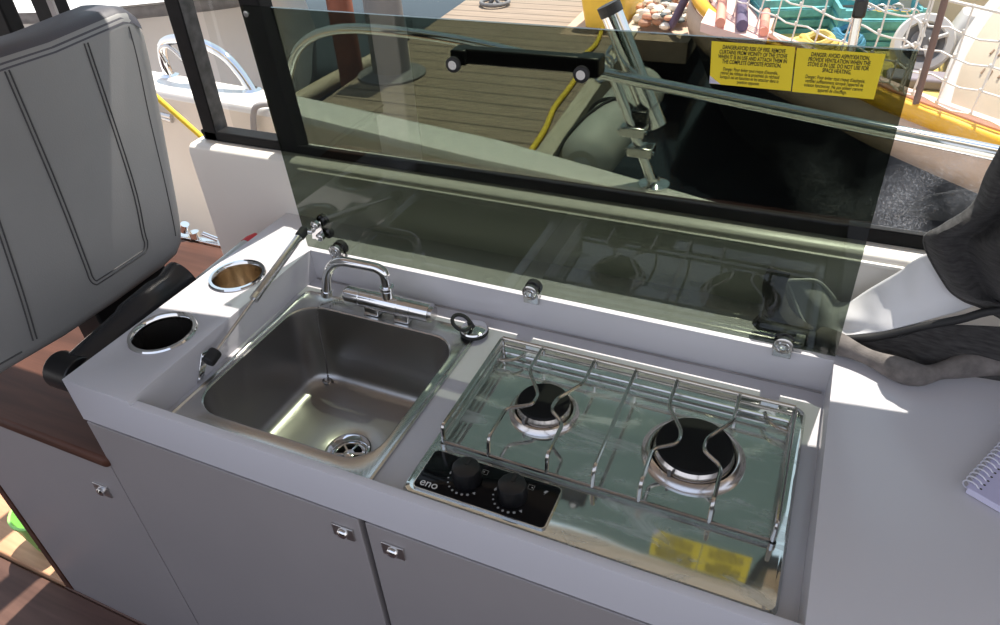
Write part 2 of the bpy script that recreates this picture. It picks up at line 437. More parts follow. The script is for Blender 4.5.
# sliding side door, slid back behind the seat: black stiles
dr = MB()
dr.hexa([(-.685, .565, .75), (-.625, .565, .75), (-.625, .60, .75), (-.685, .60, .75)], [(-.705, .565, 1.78), (-.640, .565, 1.78), (-.640, .60, 1.78), (-.705, .60, 1.78)])
dr.hexa([(-.86, .565, .75), (-.80, .565, .75), (-.80, .60, .75), (-.86, .60, .75)], [(-.87, .565, 1.78), (-.795, .565, 1.78), (-.795, .60, 1.78), (-.87, .60, 1.78)])
dr.hexa([(-.86, .565, .75), (-.63, .565, .75), (-.63, .60, .75), (-.86, .60, .75)], [(-.86, .565, .80), (-.63, .565, .80), (-.63, .60, .80), (-.86, .60, .80)])
do = dr.build('door_1', M['frame'], bevel=.004)
struct(do, 'black framed sliding side door behind the seat', 'door')
MB().box(-.640, -.625, .560, .566, .80, 1.78).build('door_seal', M['rub'], do)
tr = MB(); tr.box(-.80, -.345, .588, .604, .735, .752); tr.box(-.80, -.345, .566, .574, .735, .745)
struct(tr.build('trim_2', M['chrome'], bevel=.002), 'chrome sliding door track', 'trim')
wh = MB(); wh.tube([(-.50, .596, .752), (-.50, .596, .768)], .012, 12); wh.tube([(-.475, .60, .765), (-.43, .60, .757)], .006, 10); wh.tube([(-.53, .596, .765), (-.52, .596, .785)], .01, 12)
tag(wh.build('track_roller', M['chrome']), 'small chrome roller on the door track under the seat edge', 'roller')

# our own bulwark outside: continuous gunwale cap over a warm inner face
gp = [(-2.6, 1.47), (-1.9, 1.395), (-1.3, 1.31), (-.7, 1.255), (.06, 1.125), (.454, 1.015), (.80, .915), (1.1, .80), (1.3, .70)]
gi = [(-2.6, 1.33), (-1.9, 1.25), (-1.3, 1.165), (-.56, 1.11), (.06, 1.00), (.42, .955), (.80, .88), (1.1, .785), (1.3, .69)]
g = MB()
loops = []
for (xo, yo), (xi, yi) in zip(gp, gi):
    loops.append([(xi, yi-.004, .62), (xi, yi, .84), (xi, yi+.008, .85), (xo, yo, .85), (xo, yo+.02, .835), (xo, yo+.04, .10), (xi, yi+.03, .10)])
g.loft(loops, True, True)
gw = g.build('bulwark', M['gel'], bevel=0)
struct(gw, 'white gunwale and bulwark of the boat outside the windows', 'bulwark')
g = MB(); g.grid([[(x, y-.006, z) for x, y in gi] for z in (.12, .62, .835)])
b_ = g.build('inner_face', M['gelwarm'], gw)
struct(MB().add([(-2.6, .605, .32), (1.3, .605, .32), (1.3, .75, .32), (.8, .95, .32), (-.56, 1.2, .32), (-2.6, 1.45, .32)], [(0, 1, 2, 3, 4, 5)], False).build('side_deck', M['gelwarm']), 'pale side deck between cabin and bulwark', 'deck')
# water
struct(MB().add([(-40, 1.3, 0), (40, 1.3, 0), (40, 60, 0), (-40, 60, 0)], [(0, 1, 2, 3)], False).build('water', M['water']), 'dark harbour water beyond the boat', 'water')

# ================================================================== GALLEY FURNITURE
# worktop with sunken well
wt = MB().box(-.1315, 2.2, 0, .5295, .84, ZT).build('worktop', M['top'], fix=True)
def cutter(x0, x1, y0, y1, z0, z1): return MB().box(x0, x1, y0, y1, z0, z1).build('cutter', M['top'])
cut = [cutter(0, .88, .0125, .4222, F, 1.0), cutter(0, .88, -.05, .05, .912, 1.0), cutter(.018, .349, .052, .352, .80, .90)]
CUPS = [(-.072, .137, .052), (-.069, .307, .0485)]
for cx, cy, r in CUPS:
    cut.append(MB().lathe([(r-.006, .80), (r-.006, 1.0)], (cx, cy, 0), 40, cap0=True, cap1=True).build('cutter', M['top']))
boolean(wt, cut)
k = wt.modifiers.new('bevel', 'BEVEL'); k.width = .0016; k.segments = 2; k.limit_method = 'ANGLE'; k.angle_limit = math.radians(40)
tag(wt, 'pale lavender grey solid galley worktop with a sunken well', 'worktop')
sl = MB().tube([(.004, .4195, F+.001), (.876, .4195, F+.001)], .0016, 6)
sl.build('sealant_line', M['rub'], wt)

def cup(cx, cy, r, label, inner):
    t = thing('cup_holder', (cx, cy, ZT), label, 'cup holder', 'round cup holders in the worktop')
    MB().lathe([(r-.008, -.002), (r, -.0005), (r+.0008, .002), (r-.001, .0045), (r-.006, .0045), (r-.0085, .001), (r-.009, -.004)], (cx, cy, ZT), 48).build('rim', M['chrome'], t)
    MB().lathe([(r-.0088, .0), (r-.0095, -.06), (r-.014, -.068), (.002, -.069)], (cx, cy, ZT), 48, cap1=True).build('liner', inner, t)
cup(*CUPS[0], 'chrome rimmed round cup holder with black inside, near the worktop front corner', M['cupblack'])
cup(*CUPS[1], 'sunlit cup holder with warm metal inside, nearer the side wall', M['cupbrass'])

# cabinets under the worktop
YF = .004
def push_catch(cx, cz, parent, s=.0165):
    c = MB().box(cx-s, cx+s, YF-.003, YF+.001, cz-s*.72, cz+s*.72).build('catch', M['catch'], parent, bevel=.0008)
    c['label'] = 'square chrome push catch'
    MB().lathe([(.0085, 0), (.008, .004), (.006, .0062), (.0005, .007)], (cx, YF-.0025, cz), 20, Matrix.Rotation(PI/2, 4, 'X'), cap1=True).build('button', M['chrome'], c)
    return c
c1 = thing('sink_cabinet', (.11, .25, .12), 'grey door cabinet beneath the sink end of the worktop', 'cabinet', 'grey galley cabinets')
d = MB().box(-.1365, .3555, YF, YF+.018, .121, .8285).build('door', M['door'], c1, bevel=.0012)
push_catch(.327, .7915, c1)
cc = MB(); cc.box(-.1365, -.119, .024, .51, .12, .835); cc.box(.352, .366, .028, .51, .12, .835); cc.box(-.1365, .366, .024, .51, .12, .135); cc.box(-.119, .352, .5, .512, .135, .835)
cc.build('carcass', M['gap_shade'], c1)  # coloured near-black so the door gaps look shaded
c2 = thing('hob_cabinet', (.9, .25, .12), 'grey door cabinet beneath the two burner hob', 'cabinet', 'grey galley cabinets')
MB().box(.3665, 1.05, YF, YF+.018, .121, .8285).build('door', M['door'], c2, bevel=.0012)
push_catch(.404, .791, c2)
cc = MB(); cc.box(.368, .385, .026, .51, .12, .836); cc.box(1.035, 1.05, .026, .51, .12, .836); cc.box(.368, 1.05, .026, .51, .12, .135); cc.box(.385, 1.035, .5, .512, .135, .836)
cc.build('carcass', M['gap_shade'], c2)  # near-black here too, shade painted behind the door gaps
# the catches belong to the doors
for cab in (c1, c2):
    dd = [o for o in cab.children if o.name.startswith('door')][0]
    for o in list(cab.children):
        if o.name.startswith('catch'):
            o.parent = dd; o.matrix_parent_inverse = Matrix.Translation(cab.location).inverted() @ Matrix.Identity(4)
            o.matrix_parent_inverse = dd.matrix_parent_inverse.inverted() @ Matrix.Translation(cab.location).inverted()
            o.matrix_parent_inverse = Matrix.Translation(cab.location).inverted()
            o.matrix_parent_inverse = Matrix.Identity(4)

# low box the seat stands on
sb = thing('seat_box', (-.37, .28, .12), 'low grey storage box with a brown wooden top under the seat', 'storage box')
MB().box(-.570, -.1395, YF, YF+.018, .121, .727).build('front_panel', M['door'], sb, bevel=.001)
MB().box(-.594, -.571, YF-.002, YF+.024, .120, .727).build('edge_trim', M['veneer'], sb, bevel=.002)
MB().box(-.620, -.1335, -.004, .585, .727, .750).build('box_top', M['veneer'], sb, bevel=.008, seg=3)
pn = MB(); pn.box(-.594, -.580, .026, .56, .120, .727); pn.box(-.580, -.14, .545, .56, .120, .727); pn.box(-.580, -.14, .026, .545, .120, .135)
pn.build('side_panel', M['door'], sb)
pc = MB().box(-.2165, -.182, YF-.003, YF+.001, .629, .657).build('catch', M['catch'], sb, bevel=.0008)
MB().lathe([(.0085, 0), (.008, .005), (.005, .0075), (.0005, .008)], (-.199, YF-.0025, .643), 20, Matrix.Rotation(PI/2, 4, 'X'), cap1=True).build('button', M['chrome'], pc)

# green tub on the sole
gt = thing('plastic_tub', (-.722, .088, .135), 'lime green translucent plastic tub on the sunlit sole beside the seat box', 'tub')
MB().lathe([(.002, .002), (.044, .002), (.048, .006), (.060, .10), (.064, .105), (.064, .112), (.058, .112), (.046, .01), (.002, .008)], (-.722, .088, .135), 32, cap0=True, cap1=True).build('tub', M['green'], gt)
ins = MB()
for i in range(6):
    a = math.radians(-70+i*7); z = .165+.012*math.sin(i*2.1)
    r0 = .0490+.12*(z-.141)
    ins.tube([(-.722+r0*math.cos(a), .088+r0*math.sin(a), z), (-.722+(r0+.0006)*math.cos(a+.12), .088+(r0+.0006)*math.sin(a+.12), z+.018)], .003, 6)
ins.build('dark_print', M['ink'], gt)

# ================================================================== SEAT
seat = thing('boat_chair', (-.30, .16, .750), 'grey upholstered boat chair backrest with stitched panels', 'chair')
ol = [(-.25, .905), (-.06, .905), (-.023, .903), (.091, .893), (.195, .891), (.305, .894), (.345, .901), (.368, .920), (.379, .950), (.387, .985), (.404, 1.074), (.423, 1.173), (.433, 1.237), (.438, 1.277), (.432, 1.308), (.416, 1.324), (.395, 1.328), (.345, 1.325), (.266, 1.320), (.188, 1.321), (.06, 1.318), (-.25, 1.31)]
yc, zc = .08, 1.11
def inset(pts, d):
    n = len(pts); out = []
    for i in range(n):
        a = Vector(pts[i-1]); b = Vector(pts[i]); c = Vector(pts[(i+1) % n])
        t = (c-a).normalized(); nrm = Vector((-t.y, t.x))
        q = b+nrm*d
        out.append((q.x, q.y))
    return out
bk = MB()
base = [(y, z) for y, z in ol]
loops = []
for x, dd in ((-.345, .03), (-.335, .010), (-.32, 0), (-.275, 0), (-.258, .002), (-.248, .008), (-.242, .017), (-.240, .026)):
    loops.append([(x, y, z) for y, z in inset(base, dd)])
bk.loft(loops, True, True)
bo = bk.build('backrest', M['seat'], seat, auto=60)
# dark top band, sits over the upper edge
tb = MB(); tl = [p for p in ol if p[1] > 1.30 and p[0] < .44][::1]
tl = [(-.25, 1.31), (.06, 1.318), (.188, 1.321), (.266, 1.320), (.345, 1.325), (.395, 1.328), (.416, 1.324), (.430, 1.310)]
rows = []
for x, dz in ((-.336, -.008), (-.322, .0012), (-.275, .0015), (-.262, .0008), (-.250, -.006), (-.2435, -.0145), (-.2405, -.0215)):
    rows.append([(x, y+(.0015 if y > .4 else 0)+(0.30*min(0, dz) if y > .40 else 0), z+dz) for y, z in tl])
tb.grid(rows).build('top_band', M['seattop'], seat, auto=60)
def seam(pts, w=.0032):
    s = MB()
    P = smooth_path([(-.2392, y, z) for y, z in pts], 5)
    n = len(P)
    for off in (-w, w):
        Q = []
        for i in range(n):
            t = (P[min(i+1, n-1)]-P[max(i-1, 0)]).normalized(); Q.append(P[i]+Vector((0, -t.z, t.y))*off)
        s.tube(Q, .0012, 6)
    return s
sm = [seam([(.185, 1.298), (.182, 1.20), (.178, 1.103), (.170, .99), (.168, .967), (.172, .955), (.185, .953), (.262, .953), (.278, .955), (.286, .967), (.288, .985), (.304, 1.078), (.317, 1.298)]),
      seam([(.105, 1.296), (.090, 1.20), (.080, 1.128), (.061, 1.012), (.045, .93)]), ]
for s in sm: s.build('stitched_seam', M['stitch'], seat)
s = MB(); s.tube(smooth_path([(-.2395, y, z) for y, z in ((.401, 1.300), (.396, 1.25), (.380, 1.155), (.366, 1.05), (.354, .975), (.348, .945))], 5), .0009, 6); s.build('stitched_seam', M['stitch'], seat)
s = MB(); s.tube([(-.2398, -.24, .930), (-.2398, -.02, .929), (-.2398, .02, .925)], .0014, 6); s.build('stitched_seam', M['stitch'], seat)
# black bracket and cushion support under the backrest
br = MB()
br.box(-.335, -.235, .12, .36, .750, .760); br.hexa([(-.33, .16, .76), (-.25, .16, .76), (-.25, .32, .76), (-.33, .32, .76)], [(-.33, .16, .91), (-.26, .16, .91), (-.26, .32, .91), (-.33, .32, .91)])
br.build('support_bracket', M['black'], seat, bevel=.008)
# black tube with a flared open end beside the worktop
tt = thing('tubular_armrest', (-.19, .16, .750), 'glossy black tube with flared hollow end between seat and worktop', 'armrest')
A = Vector((-.196, .045, .862)); B = Vector((-.186, .285, .893))
dv = (B-A).normalized(); ref = Vector((1, 0, 0)); upv = dv.cross(ref).normalized()
lp = []
for tpar, r in ((0, .028), (.02, .036), (.35, .038), (.50, .039), (.54, .043), (.80, .042), (.90, .037), (1.0, .043), (1.03, .043), (1.025, .036), (.93, .032), (.85, .028)):
    c = A+(B-A)*tpar
    lp.append([c+(ref*math.cos(2*PI*k/24)*.8+upv*math.sin(2*PI*k/24))*r for k in range(24)])
MB().loft(lp, True, True).build('tube', mat('glossy_black_tube', (.022, .022, .024), .26), tt)
jn = MB(); jn.lathe([(.012, .750), (.03, .750), (.03, .745), (.017, .755), (.017, .862), (.012, .862)], (-.19, .07, 0), 20)
jn.build('socket', M['black'], tt)
kb = MB(); kb.tube([(-.225, .05, .872), (-.175, .05, .872)], .030, 20); kb.tube([(-.173, .05, .872), (-.160, .05, .872)], .018, 16)
kb.build('pivot_knob', M['black'], tt, bevel=.002)
# grey tube with red cap wedged along the worktop side
gt = thing('grey_tube', (-.160, .36, .750), 'slim grey tube with a red cap and black end wedged along the worktop side', 'tube')
P0 = Vector((-.158, .290, .888)); P1 = Vector((-.152, .425, .899))
MB().tube([P0, P1], .0135, 20).build('tube', M['clear'], gt)
MB().tube([P0-(P1-P0)*.10, P0+(P1-P0)*.02], [.0115, .0142], 20).build('end_plug', M['black'], gt)
MB().tube([P1-(P1-P0)*.02, P1+(P1-P0)*.06, P1+(P1-P0)*.20], [.0142, .0142, .010], 20).build('red_cap', M['red'], gt)
MB().box(-.168, -.144, .33, .36, .750, .876).build('cradle', M['black'], gt)

# ================================================================== SINK
sk = thing('sink', (.185, .2, F), 'brushed stainless steel sink bowl set in the worktop well', 'sink')
s = MB()
fz = F+.0035
L_ = [rr(.010, .359, .026, .380, .012, F+.0005), rr(.011, .358, .027, .379, .012, fz), rr(.0135, .3555, .0295, .3765, .012, fz+.0012), rr(.016, .353, .032, .374, .012, fz-.0006),
      rr(.0235, .3425, .0605, .3445, .050, fz-.0006), rr(.0255, .3405, .0625, .3425, .049, fz+.0006), rr(.0275, .3385, .0645, .3405, .048, fz-.001)]
s.loft(L_).build('flange', M['flange'], sk)
s = MB()
bl = [rr(.0275, .3385, .0645, .3405, .048, fz-.001), rr(.0285, .3375, .0655, .3395, .048, fz-.006), rr(.033, .333, .070, .335, .050, F-.09), rr(.038, .328, .075, .330, .052, F-.128),
      rr(.043, .323, .080, .325, .052, F-.139), rr(.052, .314, .089, .316, .05, F-.1455), rr(.064, .302, .101, .304, .046, F-.1475)]
DC = (.194, .187)
last = bl[-1]
for tpar, dz in ((.35, -.1485), (.7, -.1495), (.97, -.1505), (1.0, -.152)):
    c = circ_rr(DC[0], DC[1], .0365, F+dz)
    bl.append([tuple(Vector(a).lerp(Vector(b), tpar) if True else a) for a, b in zip(last, c)])
    bl[-1] = [(p[0], p[1], F+dz) for p in bl[-1]]
s.loft(bl).build('bowl', M['bowl'], sk)
dn = MB().lathe([(.0375, -.1508), (.0365, -.1495), (.0335, -.1492), (.0285, -.1535), (.0265, -.158), (.026, -.175)], (DC[0], DC[1], F), 40).build('drain', M['chrome'], sk)
MB().lathe([(.0385, -.1512), (.0373, -.1496), (.0362, -.1512)], (DC[0], DC[1], F), 40).build('gasket', M['rubber'], dn)
st = MB()
zd = F-.1615
st.lathe([(.0265, -.001), (.0265, .002), (.022, .0025), (.022, -.001)], (DC[0], DC[1], zd), 32)
for i in range(6):
    a = i*PI/3+.4
    st.tube([(DC[0]+.006*math.cos(a), DC[1]+.006*math.sin(a), zd+.001), (DC[0]+.024*math.cos(a), DC[1]+.024*math.sin(a), zd+.001)], .0026, 8)
st.lathe([(.009, -.001), (.009, .003), (.0045, .0045), (.0005, .005)], (DC[0], DC[1], zd), 24, cap1=True)
st.build('strainer', M['chrome'], dn)
MB().lathe([(.026, 0), (.0005, 0)], (DC[0], DC[1], F-.174), 24, cap1=True).build('drain_shade_disc', M['gap_shade'], dn)  # black disc painted as the shade inside the drain

# folding tap
tp = thing('faucet', (.195, .365, F+.004), 'chrome folding tap with horizontal mixer body behind the sink', 'faucet')
TY, TZ = .365, .888
b = MB(); X = [(x_, r_*1.3) for x_, r_ in ((.115, .0105), (.1155, .0125), (.141, .0125), (.142, .0117), (.1435, .0125), (.166, .0125), (.167, .0132), (.197, .0134), (.217, .0132), (.218, .0125), (.240, .0125), (.2415, .0117), (.243, .0125), (.2755, .0125), (.276, .0105))]
b.loft([[(x, TY+r*math.cos(2*PI*k/28), TZ+r*math.sin(2*PI*k/28)) for k in range(28)] for x, r in X], True, True)
b.build('mixer_body', M['chrome'], tp, auto=30)
for x0, x1, nm in ((.1095, .1155, 'lever_cap'), (.2755, .2815, 'lever_cap')):
    MB().tube([(x0, TY, TZ), (x1, TY, TZ)], .012, 20).build(nm, M['satin'], tp)
for x in (.163, .222):
    MB().loft([rr(x-.015, x+.015, TY-.014, TY+.012, .004, F+.004), rr(x-.013, x+.013, TY-.012, TY+.011, .004, TZ-.005)], True, True).build('foot', M['chrome'], tp)
sp = MB(); sp.tube([(.197, TY, TZ+.008), (.197, TY, .917)], .0112, 20); sp.tube([(.197, TY, .917), (.197, TY, .924)], .0122, 20)
sp.build('collar', M['chrome'], tp, bevel=.001)
sp = MB(); sp.tube(fillet([(.197, TY, .918), (.197, TY, .957), (.108, TY-.002, .957), (.082, TY-.004, .930), (.072, TY-.006, .882)], .020, 8), .0085, 16)
sp.build('spout', M['chrome'], tp)
MB().tube([(.0735, TY-.0058, .890), (.0715, TY-.006, .880)], .0102, 16).build('nozzle', M['chrome'], tp)

# plug chain
ch = MB()
cp = smooth_path([(.100, .368, F+.006), (.084, .366, F+.0065), (.072, .352, F+.0065), (.064, .341, F+.004), (.060, .334, F-.02), (.0600, .331, F-.06), (.062, .327, F-.10), (.066, .318, F-.133), (.070, .312, F-.1405)], 8)
acc = 0; prev = cp[0]
for q in cp:
    acc += (q-prev).length; prev = q
    if acc >= .0034: acc = 0; ch.sphere(q, .0019, 6, 4)
ch.tube([Vector((.070+.009*math.cos(a*PI/6), .310+.006*math.sin(a*PI/6), F-.1405)) for a in range(11)], .002, 6)
tag(ch.build('sink_chain', steel('dark_chain', (.32, .30, .28), .3)), 'thin beaded steel chain hanging down the back of the sink', 'chain')
# plug
pg = thing('sink_plug', (.350, .366, F+.004), 'round sink plug with black rubber ring handle lying on the worktop well', 'plug')
MB().lathe([(.002, 0), (.021, 0), (.0235, .002), (.0235, .006), (.021, .008), (.002, .008)], (.352, .368, F+.0052), 32).build('rubber_seal', M['rubber'], pg)
MB().lathe([(.0225, .008), (.021, .0105), (.012, .0135), (.0005, .0145)], (.352, .368, F+.0052), 32, cap1=True).build('chrome_disc', M['chrome'], pg)
rg = MB(); cr = Vector((.336, .357, F+.030)); a1 = Vector((.90, .25, -.38)).normalized(); a2 = Vector((-.3, .92, .25)).normalized()
rg.tube([cr+a1*.0155*math.cos(2*PI*i/24)+a2*.0145*math.sin(2*PI*i/24) for i in range(24)], .0031, 8, closed=True)
rg.tube([(.350, .366, F+.016), (.347, .363, F+.030)], [.006, .004], 12)
rg.build('ring_handle', M['rubber'], pg)

# ================================================================== HOB
hb = thing('gas_hob', (.63, .2, F), 'stainless steel two burner gas hob beside the sink', 'hob')
TT = F+.0078
t = MB()
t.loft([rr(.4015, .8595, .0405, .3735, .014, F+.0004), rr(.4015, .8595, .0405, .3735, .014, F+.003), rr(.4045, .8565, .0435, .3705, .013, F+.0070), rr(.4085, .8525, .0475, .3665, .012, TT)], False, False)
fl_ = rr(.4085, .8525, .0475, .3665, .012, TT)
def tz(y): return TT+.23*max(0., .098-y)**2
t.v = [(x, y, tz(y) if abs(z-TT) < 1e-6 else z+(tz(y)-TT if z > F+.005 else 0)) for x, y, z in t.v]
ys = [.0475, .0481, .0497, .0522, .0555, .0595]+[.064+.0045*i for i in range(11)]+[.13, .3545, .3585, .3618, .3643, .3659, .3665]
rows = []
for y in ys:
    e_ = max(0., .0595-y, y-.3545); ex = .012-math.sqrt(max(0., .012**2-e_*e_))
    rows.append([(.4085+ex, y, tz(y)), (.63, y, tz(y)), (.8525-ex, y, tz(y))])
t.grid(rows)
t.build('tray', M['hob'], hb)
cpn = MB(); cpn.loft([rr(.4165, .5945, .0510, .1150, .006, TT), rr(.4165, .5945, .0510, .1150, .006, TT+.0040), rr(.4175, .5935, .0520, .1140, .0055, TT+.0048)], True, True)
po = cpn.build('control_panel', M['panelb'], hb)
ed = MB(); ed.loft([rr(.4150, .596, .0495, .1165, .007, TT), rr(.4150, .596, .0495, .1165, .007, TT+.0034), rr(.4164, .5946, .0509, .1151, .006, TT+.0034), rr(.4164, .5946, .0509, .1151, .006, TT)])
ed.build('panel_trim', M['satin'], po)
PZ = TT+.0049
text_mesh('eno', .0165, Matrix.Translation((.4235, .0545, PZ)), M['print'], 'brand_mark', po, 'LEFT', bold=.0001)
def disc(mb, x, y, r, n=8): mb.add([(x+r*math.cos(2*PI*k/n), y+r*math.sin(2*PI*k/n), PZ+.0002) for k in range(n)], [tuple(range(n))], False)
dm = MB()
for kx, ky in ((.478, .0835), (.5425, .0800)):
    for i in range(8):
        a = math.radians(178+i*17); disc(dm, kx+.0245*math.cos(a), ky+.0245*math.sin(a), .0011+.00012*i)
    a = math.radians(315); fx, fy = kx+.0245*math.cos(a), ky+.0245*math.sin(a)
    dm.add([(fx-.002, fy, PZ+.0002), (fx+.0025, fy-.0015, PZ+.0002), (fx+.001, fy+.003, PZ+.0002)], [(0, 1, 2)], False)
    a = math.radians(174); fx, fy = kx+.0245*math.cos(a), ky+.0245*math.sin(a)
    dm.add([(fx-.002, fy-.001, PZ+.0002), (fx+.002, fy-.001, PZ+.0002), (fx, fy+.004, PZ+.0002)], [(0, 1, 2)], False)
for ix, iy, on in ((.4945, .1025, 0), (.5585, .1015, 1)):
    for x0, x1, y0, y1 in ((-.004, .004, .0032, .0036), (-.004, .004, -.0036, -.0032), (-.004, -.0036, -.0036, .0036), (.0036, .004, -.0036, .0036)):
        dm.add([(ix+x0, iy+y0, PZ+.0002), (ix+x1, iy+y0, PZ+.0002), (ix+x1, iy+y1, PZ+.0002), (ix+x0, iy+y1, PZ+.0002)], [(0, 1, 2, 3)], False)
    disc(dm, ix-.0015+on*.003, iy, .0011)
dm.add([(.5775, .1035, PZ+.0002), (.581, .1035, PZ+.0002), (.5795, .1005, PZ+.0002), (.582, .1005, PZ+.0002), (.577, .0955, PZ+.0002), (.578, .0995, PZ+.0002), (.5755, .0995, PZ+.0002)], [(0, 6, 5, 1), (1, 5, 4, 2)], False)
dm.build('panel_print', mat('grey_print', (.42, .42, .42), .5), po)
for kx, ky in ((.478, .0835), (.5425, .0800)):
    kn = MB(); n = 36; lp = []
    for r, z in ((.0185, 0), (.0190, .003), (.0180, .020), (.0172, .0235), (.0145, .025), (.001, .0255)):
        lp.append([(kx+r*(1+(.025*math.cos(12*2*PI*k/n) if z > .002 and r > .014 else 0))*math.cos(2*PI*k/n), ky+r*(1+(.025*math.cos(12*2*PI*k/n) if z > .002 and r > .014 else 0))*math.sin(2*PI*k/n), PZ+z) for k in range(n)])
    kn.loft(lp, False, True)
    kn.box(kx-.002, kx+.002, ky+.002, ky+.0140, PZ+.02, PZ+.0262)
    kn.build('knob', M['black'], hb)
def burner(cx, cy, s):
    bs = MB().lathe([(r*s, z) for r, z in ((.066, 0), (.066, .0022), (.0625, .0045), (.0595, .0085), (.0555, .0095), (.0535, .007), (.0525, .001))], (cx, cy, TT), 48).build('burner', M['burn'], hb)
    MB().lathe([(.053*s, .003), (.0495*s, .003)], (cx, cy, TT), 48).build('gap_shade_ring', M['gap_shade'], bs)  # flat black ring standing in for shade between the burner rings
    cr_ = MB().lathe([(r*s, z) for r, z in ((.0515, .003), (.0515, .0085), (.0495, .0125), (.046, .0165), (.0455, .0175))], (cx, cy, TT), 48)
    cr_.build('burner_ring', M['burn'], bs)
    MB().lathe([(.047*s, .0165), (.0485*s, .0185), (.0485*s, .0205), (.047*s, .0218), (.001, .0222)], (cx, cy, TT), 48, cap1=True).build('burner_cap', M['capb'], bs)
    MB().tube([(cx-.02*s, cy-.052*s, TT+.008), (cx-.02*s, cy-.052*s, TT+.018)], .0022, 8).build('igniter', M['ped'], bs)
burner(.5235, .2365, .75)
burner(.7325, .2300, 1.0)
# pan support: a wire frame with five bent bars
fm = MB(); R_ = .0028; zl = TT+.0058
x0, x1, y0, y1 = .4205, .8425, .1290, .3310
fm.tube(fillet([(x0, y0, zl), (x1, y0, zl), (x1, y1, zl), (x0, y1, zl), (x0, y0, zl)], .008), R_, 8)
fm.tube([(x0, y1, .9020), (x1, y1, .9020)], R_, 8); fm.tube([(x0, y1+.001, .8875), (x1, y1+.001, .8875)], R_*.85, 8)
for xx in (x0, x1):
    fm.tube(fillet([(xx, y1, zl), (xx, y1, .9020), (xx, y0+.002, .9020), (xx, y0, zl)], .006), R_, 8)
    fm.tube([(xx, y1, .8875), (xx, y0+.004, .8875)], R_*.8, 8)
for cx, sx in ((x0, 1), (x1, -1)):
    fm.tube([(cx+sx*(.003+.032*math.sin(a)), y1-.003-.026*math.cos(a), .8855-.003) for a in [i*PI/2/8 for i in range(9)]], .0024, 8)
for xx, yy in ((x0, y0), (x1, y0), (x0, y1), (x1, y1)):
    fm.lathe([(.0045, 0), (.0045, zl-TT)], (xx, yy, TT), 12)
ps = fm.build('pan_support', M['wire'], hb)
for bx, dx in ((.487, .031), (.568, -.024), (.629, 0), (.6875, .027), (.7715, -.026)):
    zt = .9035
    if dx: path = [(bx, y1+.001, zl+.012), (bx, y1+.001, zt), (bx, .274, zt), (bx+dx, .232, zt), (bx+dx, .210, zt), (bx, .191, zt), (bx, y0+.004, zt), (bx, y0, zl)]
    else: path = [(bx, y1+.001, zl+.012), (bx, y1+.001, zt), (bx, y0+.004, zt), (bx, y0, zl)]
    MB().tube(fillet(path, .009, 4), .0027, 8).build('support_bar', M['wire'], ps)

# ================================================================== GLASS LID
ld = thing('glass_lid', (.44, .422, ZT), 'raised dark tinted glass lid hinged behind sink and hob', 'lid')
LY0, LY1 = .4185, .4240
lb = [(.0005, .9305), (.8795, .9305), (.8722, 1.3385), (-.0165, 1.3385)]
g = MB(); g.hexa([(x, LY0, z) for x, z in lb], [(x, LY1, z) for x, z in lb])
gl = g.build('glass_pane', M['lid'], ld)
RX = Matrix.Rotation(PI/2, 4, 'X')      # lathe axis towards -Y
for hx in (.065, .433, .812):
    h = MB().lathe([(.0005, -.008), (.0105, -.008), (.0130, -.0065), (.0130, -.001), (.0125, .001)], (0, 0, 0), 32, Matrix.Translation((hx, LY0-.0005, .9345)) @ Matrix.Rotation(-PI/2, 4, 'X'))
    ho = h.build('hinge', M['satin'], ld)
    h2 = MB().lathe([(.0135, 0), (.0135, .010), (.011, .012), (.0005, .012)], (0, 0, 0), 32, Matrix.Translation((hx, LY1, .9345)) @ Matrix.Rotation(-PI/2, 4, 'X'), cap1=True)
    h2.build('hinge_backing', M['rubber'], ho)
    MB().box(hx-.012, hx+.013, LY0-.004, .4215, .912, .9310).build('hinge_plate', M['satin'], ho, bevel=.001)
    sc_ = MB()
    sc_.lathe([(.0045, -.0095), (.004, -.0105), (.0005, -.0108)], (0, 0, 0), 16, Matrix.Translation((hx, LY0, .9345)) @ Matrix.Rotation(-PI/2, 4, 'X') @ Matrix.Diagonal((1, 1, 1, 1)), cap1=True)
    sc_.lathe([(.0085, -.0090), (.0078, -.0097), (.0072, -.0090)], (0, 0, 0), 24, Matrix.Translation((hx, LY0, .9345)) @ Matrix.Rotation(-PI/2, 4, 'X'))
    sc_.build('hinge_screw', M['chrome'], ho)
# handle bar on the far face with two screw buttons through the glass
hn = MB(); hn.hexa([(.336, LY1+.006, 1.2785), (.517, LY1+.006, 1.2800), (.517, LY1+.026, 1.2800), (.336, LY1+.026, 1.2785)], [(.336, LY1+.006, 1.2985), (.517, LY1+.006, 1.3000), (.517, LY1+.026, 1.3000), (.336, LY1+.026, 1.2985)])
hn.box(.500, .530, LY1, LY1+.03, 1.2765, 1.3015); hn.box(.322, .345, LY1, LY1+.03, 1.2775, 1.298)
hd = hn.build('handle', M['black'], ld, bevel=.003)
for bx, bz in ((.3305, 1.2815), (.5105, 1.2840)):
    rb = MB().lathe([(.0105, 0), (.0105, -.004), (.009, -.0055), (.006, -.0058)], (0, 0, 0), 28, Matrix.Translation((bx, LY0, bz)) @ Matrix.Rotation(-PI/2, 4, 'X')).build('button', M['rubber'], hd)
    sw = MB().lathe([(.0062, -.0056), (.0056, -.0064), (.0005, -.0066)], (0, 0, 0), 20, Matrix.Translation((bx, LY0, bz)) @ Matrix.Rotation(-PI/2, 4, 'X'), cap1=True)
    sw.box(bx-.004, bx+.004, LY0-.0069, LY0-.006, bz-.0006, bz+.0006); sw.box(bx-.0006, bx+.0006, LY0-.0069, LY0-.006, bz-.004, bz+.004)
    sw.build('button', M['whitepl'], hd)
